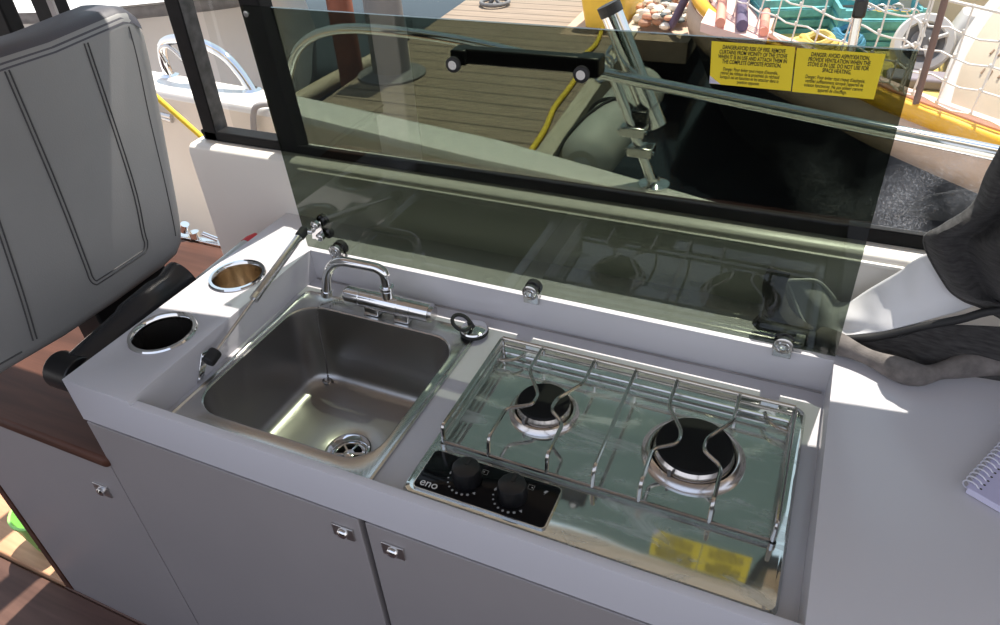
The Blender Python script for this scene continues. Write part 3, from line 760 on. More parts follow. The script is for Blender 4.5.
MB().lathe([(.0045, 0), (.0045, -.002), (.0005, -.0026)], (0, 0, 0), 20, Matrix.Translation((-.0075, LY0, 1.3275)) @ Matrix.Rotation(-PI/2, 4, 'X'), cap1=True).build('corner_stud', M['satin'], ld)
# warning stickers
TXT = [(.664, .7535, .6675, .7575, 1.3345, 1.2865,
        'DANGER:AVOID RISK OF FIRE, REMOVE\nCURTAINS FROM VICINITY OF THE STOVE\nWHEN IT IS IN USE AND ATTACH THEM IN\nTHE COMPLETE OPPOSITE POSITION.',
        "Danger: Pour \u00e9viter tout risque d'incendie,\nretirer les rideaux de la proximit\u00e9 du r\u00e9chaud\nlorsqu'il est en fonction et les attacher dans la\nposition oppos\u00e9e."),
       (.7555, .8430, .7590, .8430, 1.3335, 1.2855,
        'DANGER: AVOID ASPHYXIATION,\nPROVIDE VENTILATION WHEN THE\nSTOVE IS IN USE. DO NOT USE FOR\nSPACE HEATING.',
        "Danger: Pour \u00e9viter tout risque d'asphyxie,\nventiler suffisamment lorsque l'appareil de\ncuisson fonctionne. Ne pas utiliser comme\nappareil de chauffage.")]
for (xa, xb, xc, xd, za, zb, t1, t2) in TXT:
    s = MB(); yq = LY0-.0004
    s.hexa([(xc, yq-.0003, zb), (xd, yq-.0003, zb-.0005), (xd, yq, zb-.0005), (xc, yq, zb)], [(xa, yq-.0003, za), (xb, yq-.0003, za), (xb, yq, za), (xa, yq, za)])
    so = s.build('warning_sticker', M['yellow'], ld)
    so['label'] = 'yellow warning sticker about fire risk' if xa < .7 else 'yellow warning sticker about ventilation'
    cx = (xa+xb+xc+xd)/4
    R90 = Matrix.Rotation(PI/2, 4, 'X')
    text_mesh(t1, .0062, Matrix.Translation((cx, yq-.0006, za-.0075)) @ R90 @ Matrix.Diagonal((.62, 1, 1, 1)), M['ink'], 'warning_text', so, line=.86, depth=.0001, bold=.0001, yscale=1.0)
    text_mesh(t2, .0062, Matrix.Translation((cx, yq-.0006, za-.0315)) @ R90 @ Matrix.Diagonal((.56, 1, 1, 1)), M['ink'], 'warning_text', so, line=.80, depth=.0001, yscale=.92)
pe = MB(); pe.add([(.6673, LY0-.0010, 1.2868), (.6665, LY0-.0010, 1.2960), (.6800, LY0-.0010, 1.2868), (.6700, LY0-.005, 1.2925)], [(0, 3, 1), (0, 2, 3), (1, 3, 2)], False)
pe.build('peeling_corner', M['paper'], ld)

# gas strut holding the lid
gs = thing('gas_strut', (.015, .13, .894), 'slim silver gas strut propping the glass lid open', 'strut')
SB = Vector((.0165, .1330, .8950)); ST = Vector((.0110, .4010, .9690))
u = (ST-SB)
MB().tube([SB+u*.05, SB+u*.50], .0026, 12).build('rod', M['chrome'], gs)
MB().tube([SB+u*.455, SB+u*.47, SB+u*.96], [.0062, .0072, .0072], 16).build('cylinder', M['satin'], gs)
MB().tube([SB+u*.445, SB+u*.49], .0078, 16).build('end_collar', M['satin'], gs)
e = MB(); e.tube([ST-u*.035, ST+u*.035], .0088, 16); e.build('upper_socket', M['rubber'], gs, bevel=.002)
e = MB(); e.tube([SB-u*.02, SB+u*.065], .0105, 16); e.build('lower_socket', M['rubber'], gs, bevel=.003)
br = MB(); br.hexa([(.0008, .108, .862), (.0008, .121, .862), (.0008, .150, .899), (.0008, .134, .903)], [(.0032, .108, .862), (.0032, .121, .862), (.0032, .150, .899), (.0032, .134, .903)])
br.tube([(.003, .138, .8945), (.0165, .134, .8945)], .004, 12); br.sphere((.003, .114, .868), .0032, 10, 6)
br.build('lower_bracket', M['chrome'], gs, bevel=.001)
ub = MB(); ub.hexa([(.018, LY0-.004, .951), (.046, LY0-.004, .955), (.044, LY0-.004, .990), (.024, LY0-.004, .987)], [(.018, LY0-.001, .951), (.046, LY0-.001, .955), (.044, LY0-.001, .990), (.024, LY0-.001, .987)])
ub.tube([ST+u*.02, (.024, LY0-.006, .968)], .0048, 12)
ub.lathe([(.0075, 0), (.0075, .008), (.004, .010), (.0005, .010)], (0, 0, 0), 20, Matrix.Translation((.036, LY0-.004, .985)) @ Matrix.Rotation(PI/2, 4, 'X'), cap1=True)
ub.lathe([(.0075, 0), (.0075, .008), (.004, .010), (.0005, .010)], (0, 0, 0), 20, Matrix.Translation((.041, LY0-.004, .962)) @ Matrix.Rotation(PI/2, 4, 'X'), cap1=True)
ub.build('upper_bracket', M['chrome'], gs, bevel=.001)
for px, pz in ((.040, .987), (.046, .963)):
    MB().lathe([(.0105, 0), (.0105, .007), (.0005, .007)], (0, 0, 0), 20, Matrix.Translation((px, LY1, pz)) @ Matrix.Rotation(-PI/2, 4, 'X'), cap1=True).build('rubber_pad', M['rubber'], gs)

# ================================================================== NOTEBOOK, JACKET, LINING
nb = thing('spiral_notebook', (1.12, .25, ZT), 'white spiral bound notebook lying on the worktop by the right edge', 'notebook')
ax = Vector((.46, .87, 0)).normalized(); ay = Vector((.87, -.46, 0)).normalized(); O = Vector((1.021, .2375, ZT))
def nbp(a, b, z): return tuple(O+ax*a+ay*b+Vector((0, 0, z)))
def slab(m, a0, a1, b0, b1, z0, z1): return m.hexa([nbp(a0, b0, z0), nbp(a0, b1, z0), nbp(a1, b1, z0), nbp(a1, b0, z0)], [nbp(a0, b0, z1), nbp(a0, b1, z1), nbp(a1, b1, z1), nbp(a1, b0, z1)])
slab(MB(), 0, .21, .006, .155, .001, .0105).build('pages', M['paper'], nb, bevel=.001)
slab(MB(), -.001, .211, .005, .156, .0105, .0113).build('cover', mat('lavender_cover', (.52, .50, .70), .5), nb)
cl = MB(); hl = MB()
for i in range(24):
    a = .006+i*.0086
    cl.tube([nbp(a+.003*(k/12), .007+.0085*math.cos(2*PI*k/12), .0075+.0068*math.sin(2*PI*k/12)) for k in range(12)], .0009, 6, closed=True)
    hl.lathe([(.0014, .0114), (.0001, .0115)], nbp(a+.001, .0165, 0), 8)
cl.build('coil_binding', M['coil'], nb); hl.build('punched_holes', M['ink'], nb)

# --- cloth helpers
def patch(rows, ku=5, kv=5, wr=0.0, ws=30., seed=0, axis=Vector((0, -1, .2))):
    R = [smooth_path(r, ku) for r in rows]
    n = len(R[0]); cols = [smooth_path([R[i][j] for i in range(len(R))], kv) for j in range(n)]
    out = [[cols[j][i] for j in range(n)] for i in range(len(cols[0]))]
    from mathutils import noise
    for i, row in enumerate(out):
        for j, q in enumerate(row):
            nv = noise.noise(Vector((q.x*ws+seed, q.y*ws*.6, q.z*ws)))+.5*noise.noise(Vector((q.x*ws*2.3+seed, q.y*ws, q.z*ws*2.1)))
            row[j] = q+axis*(nv*wr)
    return out
# white lining spread from the sill down to the worktop
lin = thing('white_lining', (1.0, .48, ZT), 'crumpled white lining cloth spread between the lid and dark jacket', 'cloth')
rows = [[(.800, .497, .985), (.816, .500, .989), (.840, .502, .990), (.866, .500, .968), (.884, .500, .968), (.905, .500, .996), (.934, .500, 1.032), (.962, .500, 1.068), (1.05, .515, 1.10), (1.2, .515, 1.11)],
        [(.812, .490, .966), (.829, .484, .972), (.855, .480, .964), (.872, .482, .952), (.890, .476, .958), (.914, .480, .970), (.942, .484, .998), (.972, .484, 1.032), (1.05, .506, 1.065), (1.2, .506, 1.08)],
        [(.826, .478, .946), (.842, .474, .948), (.860, .470, .944), (.876, .472, .940), (.896, .470, .944), (.920, .468, .958), (.950, .472, .980), (.985, .480, 1.006), (1.055, .498, 1.035), (1.2, .498, 1.05)],
        [(.842, .468, .931), (.852, .464, .931), (.866, .464, .931), (.882, .464, .934), (.904, .462, .943), (.928, .462, .955), (.966, .463, .979), (1.004, .470, 1.000), (1.06, .490, 1.02), (1.2, .490, 1.03)]]
MB().grid(patch(rows, 6, 6, .004, 22., 3.)).build('cloth', M['white_cloth'], lin, solid=.0015)
e = MB(); e.tube(smooth_path([(.842, .466, .931), (.826, .476, .946), (.812, .488, .966), (.800, .496, .985), (.816, .499, .990), (.840, .501, .991), (.866, .499, .969)], 5), .0032, 8)
e.build('piped_edge', M['white_cloth'], lin)
# dark jacket: hanging upper pile, black trim, rolled grey hem on the worktop
jk = thing('jacket', (1.1, .42, ZT), 'dark grey fabric jacket heaped against the window at the right edge', 'jacket')
C0 = [(.987, .475, 1.227), (.983, .475, 1.194), (.981, .475, 1.151), (.958, .475, 1.118), (.944, .475, 1.095), (.981, .475, 1.042), (1.005, .475, 1.023), (1.035, .475, 1.014), (1.072, .472, .998)]
C1 = [(.998, .455, 1.236), (.994, .455, 1.203), (.993, .452, 1.162), (.970, .452, 1.130), (.958, .455, 1.108), (.994, .452, 1.056), (1.017, .455, 1.037), (1.046, .458, 1.029), (1.085, .458, .990)]
C2 = [(1.025, .475, 1.229), (1.022, .476, 1.196), (1.021, .478, 1.154), (1.003, .474, 1.122), (.991, .468, 1.100), (1.024, .472, 1.047), (1.047, .472, 1.028), (1.077, .466, 1.016), (1.11, .462, .978)]
C3 = [(1.046, .440, 1.245), (1.044, .432, 1.214), (1.044, .420, 1.174), (1.030, .418, 1.144), (1.019, .425, 1.123), (1.049, .425, 1.074), (1.071, .430, 1.056), (1.099, .435, 1.042), (1.135, .44, .985)]
C4 = [(q[0]+.10, q[1]-.03, q[2]+.01) for q in C3]; C5 = [(q[0]+.3, q[1]-.03, q[2]) for q in C3]
rows = [[c[i] for c in (C0, C1, C2, C3, C4, C5)] for i in range(9)]
# extra rows beside the flap's point keep it sharp
jr = patch(rows, 5, 5, .0035, 30., 11.)
MB().grid(jr).build('body', M['jacket'], jk, solid=.004)
MB().tube([Vector(q)+Vector((.002, -.002, 0)) for q in [r_[0] for r_ in jr]], .0035, 8).build('stitched_hem', M['jacket'], jk)
tm = MB(); tm.tube(smooth_path([(.846, .459, .928), (.880, .459, .931), (.906, .458, .940), (.930, .457, .951), (.970, .457, .977), (1.009, .457, 1.000), (1.06, .455, 1.03), (1.2, .45, 1.05)], 6), .0055, 10)
tm.build('black_trim', M['rubber'], jk)
rows = [[(.850, .456, .927), (.90, .455, .933), (.95, .454, .958), (1.009, .453, .994), (1.2, .445, 1.03)],
        [(.853, .452, .924), (.905, .450, .926), (.96, .448, .938), (1.02, .446, .962), (1.2, .44, .98)],
        [(.860, .448, .9225), (.912, .436, .9225), (.968, .422, .9225), (1.03, .436, .930), (1.2, .435, .94)]]
MB().grid(patch(rows, 6, 5, .002, 40., 5.)).build('inner_fabric', M['jacket'], jk, solid=.002)
hm = smooth_path([(.854, .452, .934), (.890, .436, .937), (.935, .418, .937), (.978, .408, .937), (1.012, .428, .940), (1.06, .450, .946), (1.2, .46, .955)], 6)
rads = [.014+.003*math.sin(i*.5) for i in range(len(hm))]
MB().tube(hm, rads, 14).build('rolled_hem', M['jackgrey'], jk)
# dark strap looping up behind the lid, with its label
rb = smooth_path([(.786, .486, 1.010), (.783, .478, .985), (.792, .470, .960), (.812, .462, .940), (.842, .456, .928)], 6)
st_ = MB(); r1 = []; r2 = []
for i, q in enumerate(rb):
    t_ = (rb[min(i+1, len(rb)-1)]-rb[max(i-1, 0)]).normalized(); nn = t_.cross(Vector((0, -1, .4)).normalized()).normalized()
    r1.append(q+nn*.015); r2.append(q-nn*.015)
st_.grid([r1, [(a+b)/2+Vector((0, -.006, .003)) for a, b in zip(r1, r2)], r2]).build('strap', M['jackgrey'], jk, solid=.003)
bb = MB(); bb.tube(smooth_path([(.770, .450, .945), (.790, .448, .934), (.820, .446, .932), (.850, .446, .932), (.868, .440, .932)], 5), [.010, .011, .0115, .012, .012, .012, .012, .012, .012, .012, .012, .012, .012, .012, .012, .012, .012, .012, .0125, .0125, .011], 12)
bb.build('cuff', M['rubber'], jk)
MB().add([(.826, .4325, .926), (.838, .4325, .926), (.838, .434, .944), (.826, .434, .944)], [(0, 1, 2, 3)], False).build('fabric_label', M['label'], jk, solid=.001)

# ================================================================== OUTSIDE: OUR RAIL
rl = thing('bow_rail', (.06, 1.1, .85), 'long stainless steel guard rail along the white gunwale outside the window', 'rail')
rp = smooth_path([(-.70, 1.235, .848), (-.655, 1.225, .93), (-.57, 1.195, 1.02), (-.45, 1.165, 1.075), (-.28, 1.125, 1.102), (.0, 1.08, 1.104), (.36, 1.005, 1.085), (.80, .905, 1.075), (1.06, .85, 1.068), (1.35, .77, 1.06)], 10)
MB().tube(rp, .0125, 14).build('rail_tube', M['chrome'], rl)
MB().tube([(.487, 1.000, .852), (.388, .998, 1.082)], .0105, 14).build('stanchion', M['chrome'], rl)
MB().lathe([(.034, 0), (.034, .004), (.022, .009), (.012, .012), (.0105, .018)], (.489, 1.003, .850), 28).build('base_flange', M['chrome'], rl)
MB().lathe([(.030, 0), (.030, .004), (.016, .010)], (-.70, 1.235, .850), 24).build('base_flange', M['chrome'], rl)
rh = thing('rod_holder', (.45, .985, .95), 'polished tubular fishing rod holder clamped on the rail stanchion', 'rod holder')
RA = Vector((.474, 1.045, .968)); RB = Vector((.360, 1.045, 1.205))
MB().tube([RA, RB], .0225, 24).build('holder_tube', M['chrome'], rh)
MB().tube([RB-(RB-RA)*.05, RB+(RB-RA)*.03], .0245, 24).build('rubber_cap', M['rubber'], rh)
MB().tube([RA+(RB-RA)*.16, RA+(RB-RA)*.18], .0235, 24).build('end_ring', M['satin'], rh)
for k in (.34, .53):
    q = Vector((.487, 1.0, .852)).lerp(Vector((.388, .998, 1.082)), k)
    cl = MB().box(q.x-.024, q.x+.030, q.y-.022, q.y+.02, q.z-.011, q.z+.011).build('clamp', M['satin'], rh, bevel=.003)
    MB().tube([(q.x-.03, q.y-.012, q.z), (q.x+.034, q.y-.012, q.z)], .004, 8).build('bolt', M['chrome'], cl)
MB().box(.425, .462, 1.0, 1.035, .962, 1.012).build('mount_block', M['black'], rh, bevel=.004)
hp = thing('hoop_rail', (-1.0, 1.28, .85), 'arched chrome grab hoop on the gunwale seen through the quarter window', 'rail')
MB().tube(smooth_path([(-1.215, 1.285, .848), (-1.22, 1.285, .90), (-1.20, 1.285, .955), (-1.13, 1.28, .978), (-1.03, 1.275, .975), (-.935, 1.265, .948), (-.875, 1.255, .90), (-.835, 1.245, .848)], 8), .0155, 14).build('hoop_tube', M['chrome'], hp)
MB().tube(smooth_path([(-1.20, 1.275, .90), (-1.205, 1.272, .94), (-1.16, 1.27, .955), (-1.10, 1.265, .91), (-1.06, 1.26, .852)], 6), .007, 10).build('inner_stay', M['satin'], hp)
for x, y in ((-1.215, 1.285), (-.835, 1.245)):
    MB().lathe([(.030, 0), (.030, .004), (.018, .010)], (x, y, .850), 24).build('base_flange', M['chrome'], hp)
ct = MB(); ct.tube([(-1.20, 1.135, .79), (-1.08, 1.125, .785)], .008, 10); ct.tube([(-1.18, 1.15, .77), (-1.10, 1.14, .765)], .008, 10); ct.tube([(-1.17, 1.15, .80), (-1.17, 1.14, .75)], .009, 10)
tag(ct.build('mooring_cleat', M['satin']), 'metal fairlead on the inner bulwark beside the quarter window post', 'cleat')
# looped cable and chain plate near the lid edge
lc = MB(); lc.tube(smooth_path([(-.66, 1.16, .858), (-.70, 1.115, .866), (-.718, 1.105, .84), (-.728, 1.100, .79), (-.738, 1.100, .73), (-.745, 1.100, .58)], 6), .009, 10)
tag(lc.build('grey_hose', M['rub']), 'grey hose hanging down the inner bulwark near the lid edge', 'hose')
yl = MB(); yl.tube([(-.92, .9, 1.016), (-.66, .9, .803)], .0075, 10)
tag(yl.build('yellow_rope', M['yrope']), 'taut yellow rope behind the seat and quarter window post', 'rope')

# ================================================================== DOCK
dk = thing('dock', (-1.0, 5, .0), 'sunlit wooden plank finger dock beyond the guard rail', 'dock')
MB().hexa([(-1.50, 1.62, .22), (-.235, 1.62, .22), (-.78, 9, .22), (-2.2, 9, .22)], [(-1.50, 1.62, .30), (-.235, 1.62, .30), (-.78, 9, .30), (-2.2, 9, .30)]).build('planking', M['dock'], dk)
MB().hexa([(-.235, 1.62, .16), (-.155, 1.62, .16), (-.70, 9, .16), (-.78, 9, .16)], [(-.235, 1.62, .318), (-.155, 1.62, .318), (-.70, 9, .318), (-.78, 9, .318)]).build('edge_beam', M['dockside'], dk)
MB().hexa([(-1.48, 1.7, .0), (-.20, 1.7, .0), (-.75, 9, .0), (-2.18, 9, .0)], [(-1.48, 1.7, .22), (-.20, 1.7, .22), (-.75, 9, .22), (-2.18, 9, .22)]).build('float', M['hulldark'], dk)
MB().hexa([(-.80, 3.92, .18), (.0, 3.92, .18), (-.12, 7.5, .18), (-1.0, 7.5, .18)], [(-.80, 3.92, .302), (.0, 3.92, .302), (-.12, 7.5, .302), (-1.0, 7.5, .302)]).build('side_platform', M['tan'], dk)
pd = thing('dock_pedestal', (-1.44, 2.96, .30), 'dark grey service pedestal standing on the dock planks', 'pedestal')
MB().lathe([(.19, 0), (.19, .012), (.12, .02), (.105, .03), (.10, .55), (.0005, .56)], (-1.44, 2.96, .30), 32, cap1=True).build('column', M['ped'], pd)
MB().loft([rr(-1.56, -1.34, 2.86, 3.02, .03, .86), rr(-1.56, -1.34, 2.86, 3.02, .03, .90)], True, True).build('cap', M['bag'], pd, bevel=.008)
tag(MB().lathe([(.075, -.05), (.075, .80), (.065, .83), (.0005, .835)], (-1.90, 3.21, 0), 28, cap1=True).build('mooring_pile', M['pile']), 'rusty brown mooring pile beside the grey dock pedestal', 'pile')
fb = MB(); fb.tube([(-2.10, 2.80, .10), (-2.06, 3.25, .12), (-2.02, 3.75, .12)], .05, 10)
tag(fb.build('floating_boom', M['bag']), 'pale floating boom in dark water left of the rusty pile', 'boom')
mr = MB(); mr.lathe([(.06, 0), (.06, .01)], (-1.50, 4.5, .30), 24, cap0=True, cap1=True); mr.tube([(-1.50+.10*math.cos(2*PI*i/24), 4.5+.10*math.sin(2*PI*i/24), .322) for i in range(24)], .014, 8, closed=True)
mr.tube([(-1.54, 4.5, .31), (-1.5, 4.5, .35), (-1.46, 4.5, .31)], .014, 8)
tag(mr.build('mooring_ring', M['ped']), 'dark iron mooring ring bolted to the far dock planks', 'ring')
yr = MB(); yr.tube(smooth_path([(-.56, 4.05, .315), (-.50, 3.72, .315), (-.50, 3.45, .315), (-.43, 3.2, .315), (-.40, 2.95, .315), (-.38, 2.7, .315), (-.33, 2.45, .315), (-.30, 2.2, .315), (-.27, 1.9, .315)], 6), .013, 8)
tag(yr.build('mooring_line', M['yrope']), 'yellow rope lying along the right edge of the dock', 'rope')
fd = thing('fender', (0.02, 2.5, .3), 'fat grey cylindrical fender lying along the dock edge', 'fender')
FA = Vector((-.035, 2.09, .335)); FB = Vector((-.010, 2.98, .37)); fl = []
prof = [(-.02, .0), (-.02, .03), (.0, .05), (.0, .085), (.03, .125), (.08, .145), (.3, .15), (.32, .145), (.34, .15), (.55, .15), (.57, .145), (.59, .15), (.92, .145), (.97, .10), (1.0, .02)]
dv = (FB-FA).normalized(); e1 = dv.cross(Vector((0, 0, 1))).normalized(); e2 = e1.cross(dv)
MB().loft([[FA+(FB-FA)*t_+(e1*math.cos(2*PI*k/28)+e2*math.sin(2*PI*k/28))*max(r*.78, .002) for k in range(28)] for t_, r in prof], True, True).build('body', M['fender'], fd)
bs = MB(); c = FA+(FB-FA)*.45; bs.tube([c+(e1*math.cos(2*PI*k/28)+e2*math.sin(2*PI*k/28))*.119 for k in range(28)], .012, 6, closed=True)
bs.tube(smooth_path([c-e2*.122 if False else c+e2*.122, c-dv*.12+(e2*.105-e1*.06), c-dv*.26+(e2*.06-e1*.11), FA+dv*.03+(e2*.0-e1*.125)], 5), .008, 8)
bs.build('lashing', M['brope'], fd)
sh = MB()
for i in range(5):
    q = Vector((-.205, 2.88, .44))+Vector((.012*i, .05*i, .03*i))
    sh.tube([q+Vector((.028*math.cos(a*PI/8), (.01 if i % 2 else .03)*math.sin(a*PI/8), .034*math.sin(a*PI/8))) for a in range(16)], .009, 8, closed=True)
tag(sh.build('shackle_chain', M['satin']), 'short steel shackle chain hanging behind the rod holder', 'chain')

# ================================================================== FISHING BOAT
gc = smooth_path([(1.75, 1.75, .6), (1.32, 2.095, .6), (1.04, 2.345, .6), (.96, 2.43, .6), (.674, 2.76, .6), (.413, 3.045, .6), (.22, 3.33, .61), (.06, 3.70, .62), (-.02, 4.2, .63)], 6)
fbt = thing('fishing_boat', (1.4, 3.4, 0), 'yellow fishing boat moored beyond the rail with orange gunwale', 'boat')
MB().tube(gc, .034, 12).build('gunwale', M['opaint'], fbt)
def off(pts, d, z):
    out = []
    for i, q in enumerate(pts):
        t_ = (pts[min(i+1, len(pts)-1)]-pts[max(i-1, 0)]).normalized(); n_ = Vector((t_.y, -t_.x, 0))
        out.append(Vector((q.x, q.y, 0))+n_*d+Vector((0, 0, z)))
    return out
MB().grid([off(gc, -.02, .58), off(gc, -.035, .50), off(gc, -.02, .44)]).build('hull_band', M['tan'], fbt, solid=.01)
MB().grid([off(gc, -.01, .44), off(gc, .10, .2), off(gc, .25, -.1)]).build('hull_side', M['hulldark'], fbt)
MB().tube(off(gc, .075, .618), .022, 8).build('inner_rail', M['pinkpaint'], fbt)
ds = off(gc, .09, .56)
ins = [Vector((q.x+1.9, q.y+1.5, .56)) for q in ds]
MB().grid([ds, ins]).build('deck', M['ypaint'], fbt)
MB().hexa([(.55, 3.55, .56), (2.6, 2.9, .56), (2.7, 3.3, .56), (.6, 4.3, .56)], [(.55, 3.62, 1.05), (2.6, 2.98, 1.05), (2.7, 3.3, 1.05), (.6, 4.3, 1.05)]).build('deckhouse', M['bag'], fbt, bevel=.03)
nrail = MB()
for px, py, m_ in ((1.075, 2.36, 0), (.83, 2.62, 0)): pass
rod = MB().tube([(1.085, 2.30, .60), (1.075, 2.32, 1.25)], .011, 10).build('net_post', M['brownrod'], fbt)
MB().tube([(.855, 2.56, .60), (.835, 2.60, 1.15)], .017, 12).build('net_post', M['chrome'], fbt)
MB().box(.825, .87, 2.55, 2.62, .83, .90).build('rail_clamp', M['black'], fbt, bevel=.01)
# safety net stretched along the gunwale
nb_ = off(gc, .05, .64)[4:46]; nt_ = [q+Vector((.02, .03, .30)) for q in nb_]
net = MB(); nN = len(nb_)
net.tube(nt_, .006, 6)
for r in range(0, 4):
    net.tube([b_.lerp(t_, r/4)+Vector((0, 0, -.014*math.sin(i*.9)**2)) for i, (b_, t_) in enumerate(zip(nb_, nt_))], .0036, 5)
for i in range(0, nN, 2):
    net.tube([nb_[i], nb_[i].lerp(nt_[i], .5)+Vector((.006, 0, 0)), nt_[i]], .0036, 5)
for i in range(0, nN, 2):
    for r in range(0, 5): net.sphere(nb_[i].lerp(nt_[i], r/4), .007, 6, 4)
net.build('safety_net', M['netw'], fbt)
# winch with white housing
wc = thing('deck_winch', (1.13, 3.0, .56), 'white drum winch with dark spoked face on the yellow deck', 'winch')
WM = Matrix.Translation((1.105, 2.84, .685)) @ Matrix.Rotation(math.radians(62), 4, 'X') @ Matrix.Scale(.82, 4)
MB().lathe([(.125, -.10), (.135, -.09), (.135, .0), (.125, .015), (.095, .015), (.09, .0)], (0, 0, 0), 36, WM, cap0=True).build('drum_housing', M['whitepl'], wc)
MB().lathe([(.092, .0), (.06, -.01), (.058, .012), (.04, .014), (.0005, .014)], (0, 0, 0), 36, WM, cap1=True).build('drum_face', M['ped'], wc)
spk = MB()
for i in range(4):
    a = i*PI/2+.4; spk.tube([WM @ Vector((.02*math.cos(a), .02*math.sin(a), .02)), WM @ Vector((.10*math.cos(a), .10*math.sin(a), .02))], .008, 8)
spk.build('spokes', M['whitepl'], wc)
MB().loft([rr(1.20, 1.36, 2.85, 3.05, .04, .56), rr(1.20, 1.36, 2.85, 3.05, .04, .72), rr(1.22, 1.34, 2.88, 3.03, .04, .78)], True, True).build('motor_box', M['whitepl'], wc)
MB().box(1.0, 1.34, 2.66, 2.78, .56, .60).build('base_plate', M['mat'], wc, bevel=.01)
# big cream sack with illegible handwriting-like print
sk_ = thing('cream_sack', (1.55, 2.5, .56), 'large cream sack with rows of dark print leaning over the fishing boat deck', 'sack')
rows = [[(1.18, 2.34, .60), (1.26, 2.22, .60), (1.45, 2.08, .60), (1.8, 1.9, .60)],
        [(1.20, 2.50, .74), (1.28, 2.38, .75), (1.47, 2.24, .76), (1.82, 2.06, .76)],
        [(1.27, 2.66, .86), (1.36, 2.54, .88), (1.54, 2.40, .90), (1.86, 2.24, .90)],
        [(1.40, 2.86, .98), (1.50, 2.72, 1.0), (1.66, 2.60, 1.02), (1.95, 2.42, 1.02)],
        [(1.58, 3.06, 1.08), (1.68, 2.94, 1.1), (1.82, 2.80, 1.12), (2.05, 2.62, 1.12)]]
pr = patch(rows, 6, 6, .01, 4., 2.)
MB().grid(pr).build('sack_face', M['bag'], sk_, solid=.02)
MB().grid([[q for q in pr[0]], [q+Vector((.3, .7, -.0)) for q in pr[0]]]).build('sack_side', M['whitepl'], sk_)
MB().tube([r_[0] for r_ in pr], .03, 10).build('seam_edge', M['whitepl'], sk_)
wr = MB()
for i in range(5, len(pr)-2, 2):
    for j in range(5, len(pr[0])-2):
        if random.random() < .75:
            a = pr[i][j]; b = pr[i+1][j]*.45+a*.55+Vector((random.uniform(-.01, .01), 0, 0)); o_ = Vector((0, -.016, .008))
            wr.tube([a+o_, b+o_+Vector((.012, 0, 0))], .0035, 5)
wr.build('sack_print', M['netb'], sk_)
# bins, crates, ropes and poles
yb = MB(); yb.loft([rr(-.70, -.46, 4.1, 4.7, .05, .303), rr(-.74, -.43, 4.07, 4.75, .06, .55), rr(-.72, -.45, 4.1, 4.72, .05, .55), rr(-.68, -.48, 4.14, 4.66, .05, .36)], True, True)
tag(yb.build('yellow_bin', M['ybox']), 'yellow plastic fish bin on the dock behind the rod holder', 'bin')
hp_ = MB()
for i in range(150):
    a = random.uniform(0, 2*PI); r = .16*math.sqrt(random.random()); hh = .12*(1-r/.18)
    hp_.cur = random.choice((0, 0, 0, 1, 2, 3))
    hp_.sphere((-.24+r*math.cos(a), 4.33+1.6*r*math.sin(a), .325+hh+random.uniform(0, .05)), random.uniform(.025, .045), 7, 5, (1, random.uniform(.5, 1), .6))
tag(hp_.build('heap_of_shells', [M['shell1'], M['shell2'], M['shell3'], M['shell4']]), 'heap of mixed pale and brown shells beside the yellow bin', 'shells', kind='stuff')
def crate(x, y, label, rz=0.35, m=None):
    c_ = MB(); n_ = 6
    Rz = Matrix.Rotation(rz, 4, 'Z')
    def bx(x0, x1, y0, y1, z0, z1):
        vv = [Rz @ Vector((a, b, c)) for c in (z0, z1) for b in (y0, y1) for a in (x0, x1)]
        c_.add([q+Vector((x, y, .56)) for q in vv], [(0, 2, 3, 1), (4, 5, 7, 6), (0, 1, 5, 4), (2, 6, 7, 3), (0, 4, 6, 2), (1, 3, 7, 5)], False)
    bx(-.17, .17, -.12, .12, 0, .02)
    for z in (.03, .075, .12):
        bx(-.17, .17, -.12, -.105, z, z+.03); bx(-.17, .17, .105, .12, z, z+.03); bx(-.17, -.155, -.105, .105, z, z+.03); bx(.155, .17, -.105, .105, z, z+.03)
    for sx in (-1, 1):
        for sy in (-1, 1): bx(sx*.165-.01, sx*.165+.01, sy*.115-.01, sy*.115+.01, 0, .16)
    bx(-.155, .155, -.105, .105, .02, .11)
    return tag(c_.build('crate', m or M['teal']), label, 'crate', 'slatted crates on the fishing boat')
crate(.56, 3.42, 'teal slatted crate at the left of the fishing boat deck, under the net')
crate(.93, 3.30, 'teal slatted crate beside the deckhouse, nearer the winch', .2)
for i, (a, b, m_, lab, r) in enumerate((((.30, 3.02, .665), (.16, 3.95, .665), 'pinkrope', 'salmon pink pole lying along the boat rail, nearest the gunwale', .022),
                                   ((.50, 2.93, .662), (.42, 3.70, .662), 'pinkrope', 'salmon pink pole lying beside the teal crate', .02),
                                   ((.40, 2.98, .668), (.26, 3.9, .668), 'prope', 'dark purple pole between the two salmon pink poles', .026))):
    tag(MB().tube([a, b], r, 10).build('boat_pole', M[m_]), lab, 'pole', 'poles along the boat rail')
tag(MB().hexa([(.20, 3.10, .60), (.52, 2.86, .60), (.50, 3.6, .60), (.16, 3.9, .60)], [(.20, 3.10, .64), (.52, 2.86, .64), (.50, 3.6, .64), (.16, 3.9, .64)]).build('hatch_board', M['pinkpaint']), 'pale pink board lying under the salmon poles', 'board')
def coil(c, r, m_, label, nm='rope_coil', k=5, t=.014):
    q = MB()
    for i in range(k):
        rr_ = r*(1-.12*i); zz = c[2]+t*.9*i
        q.tube([(c[0]+rr_*math.cos(a*PI/10)*(1+.06*math.sin(a*1.7+i)), c[1]+rr_*math.sin(a*PI/10), zz+.01*math.sin(a*.9+i)) for a in range(20)], t, 6, closed=True)
    return tag(q.build(nm, m_), label, 'rope', 'rope coils on the fishing boat')
coil((.72, 2.98, .585), .12, M['ypaint'], 'pale yellow rope coil on deck below the teal crates')
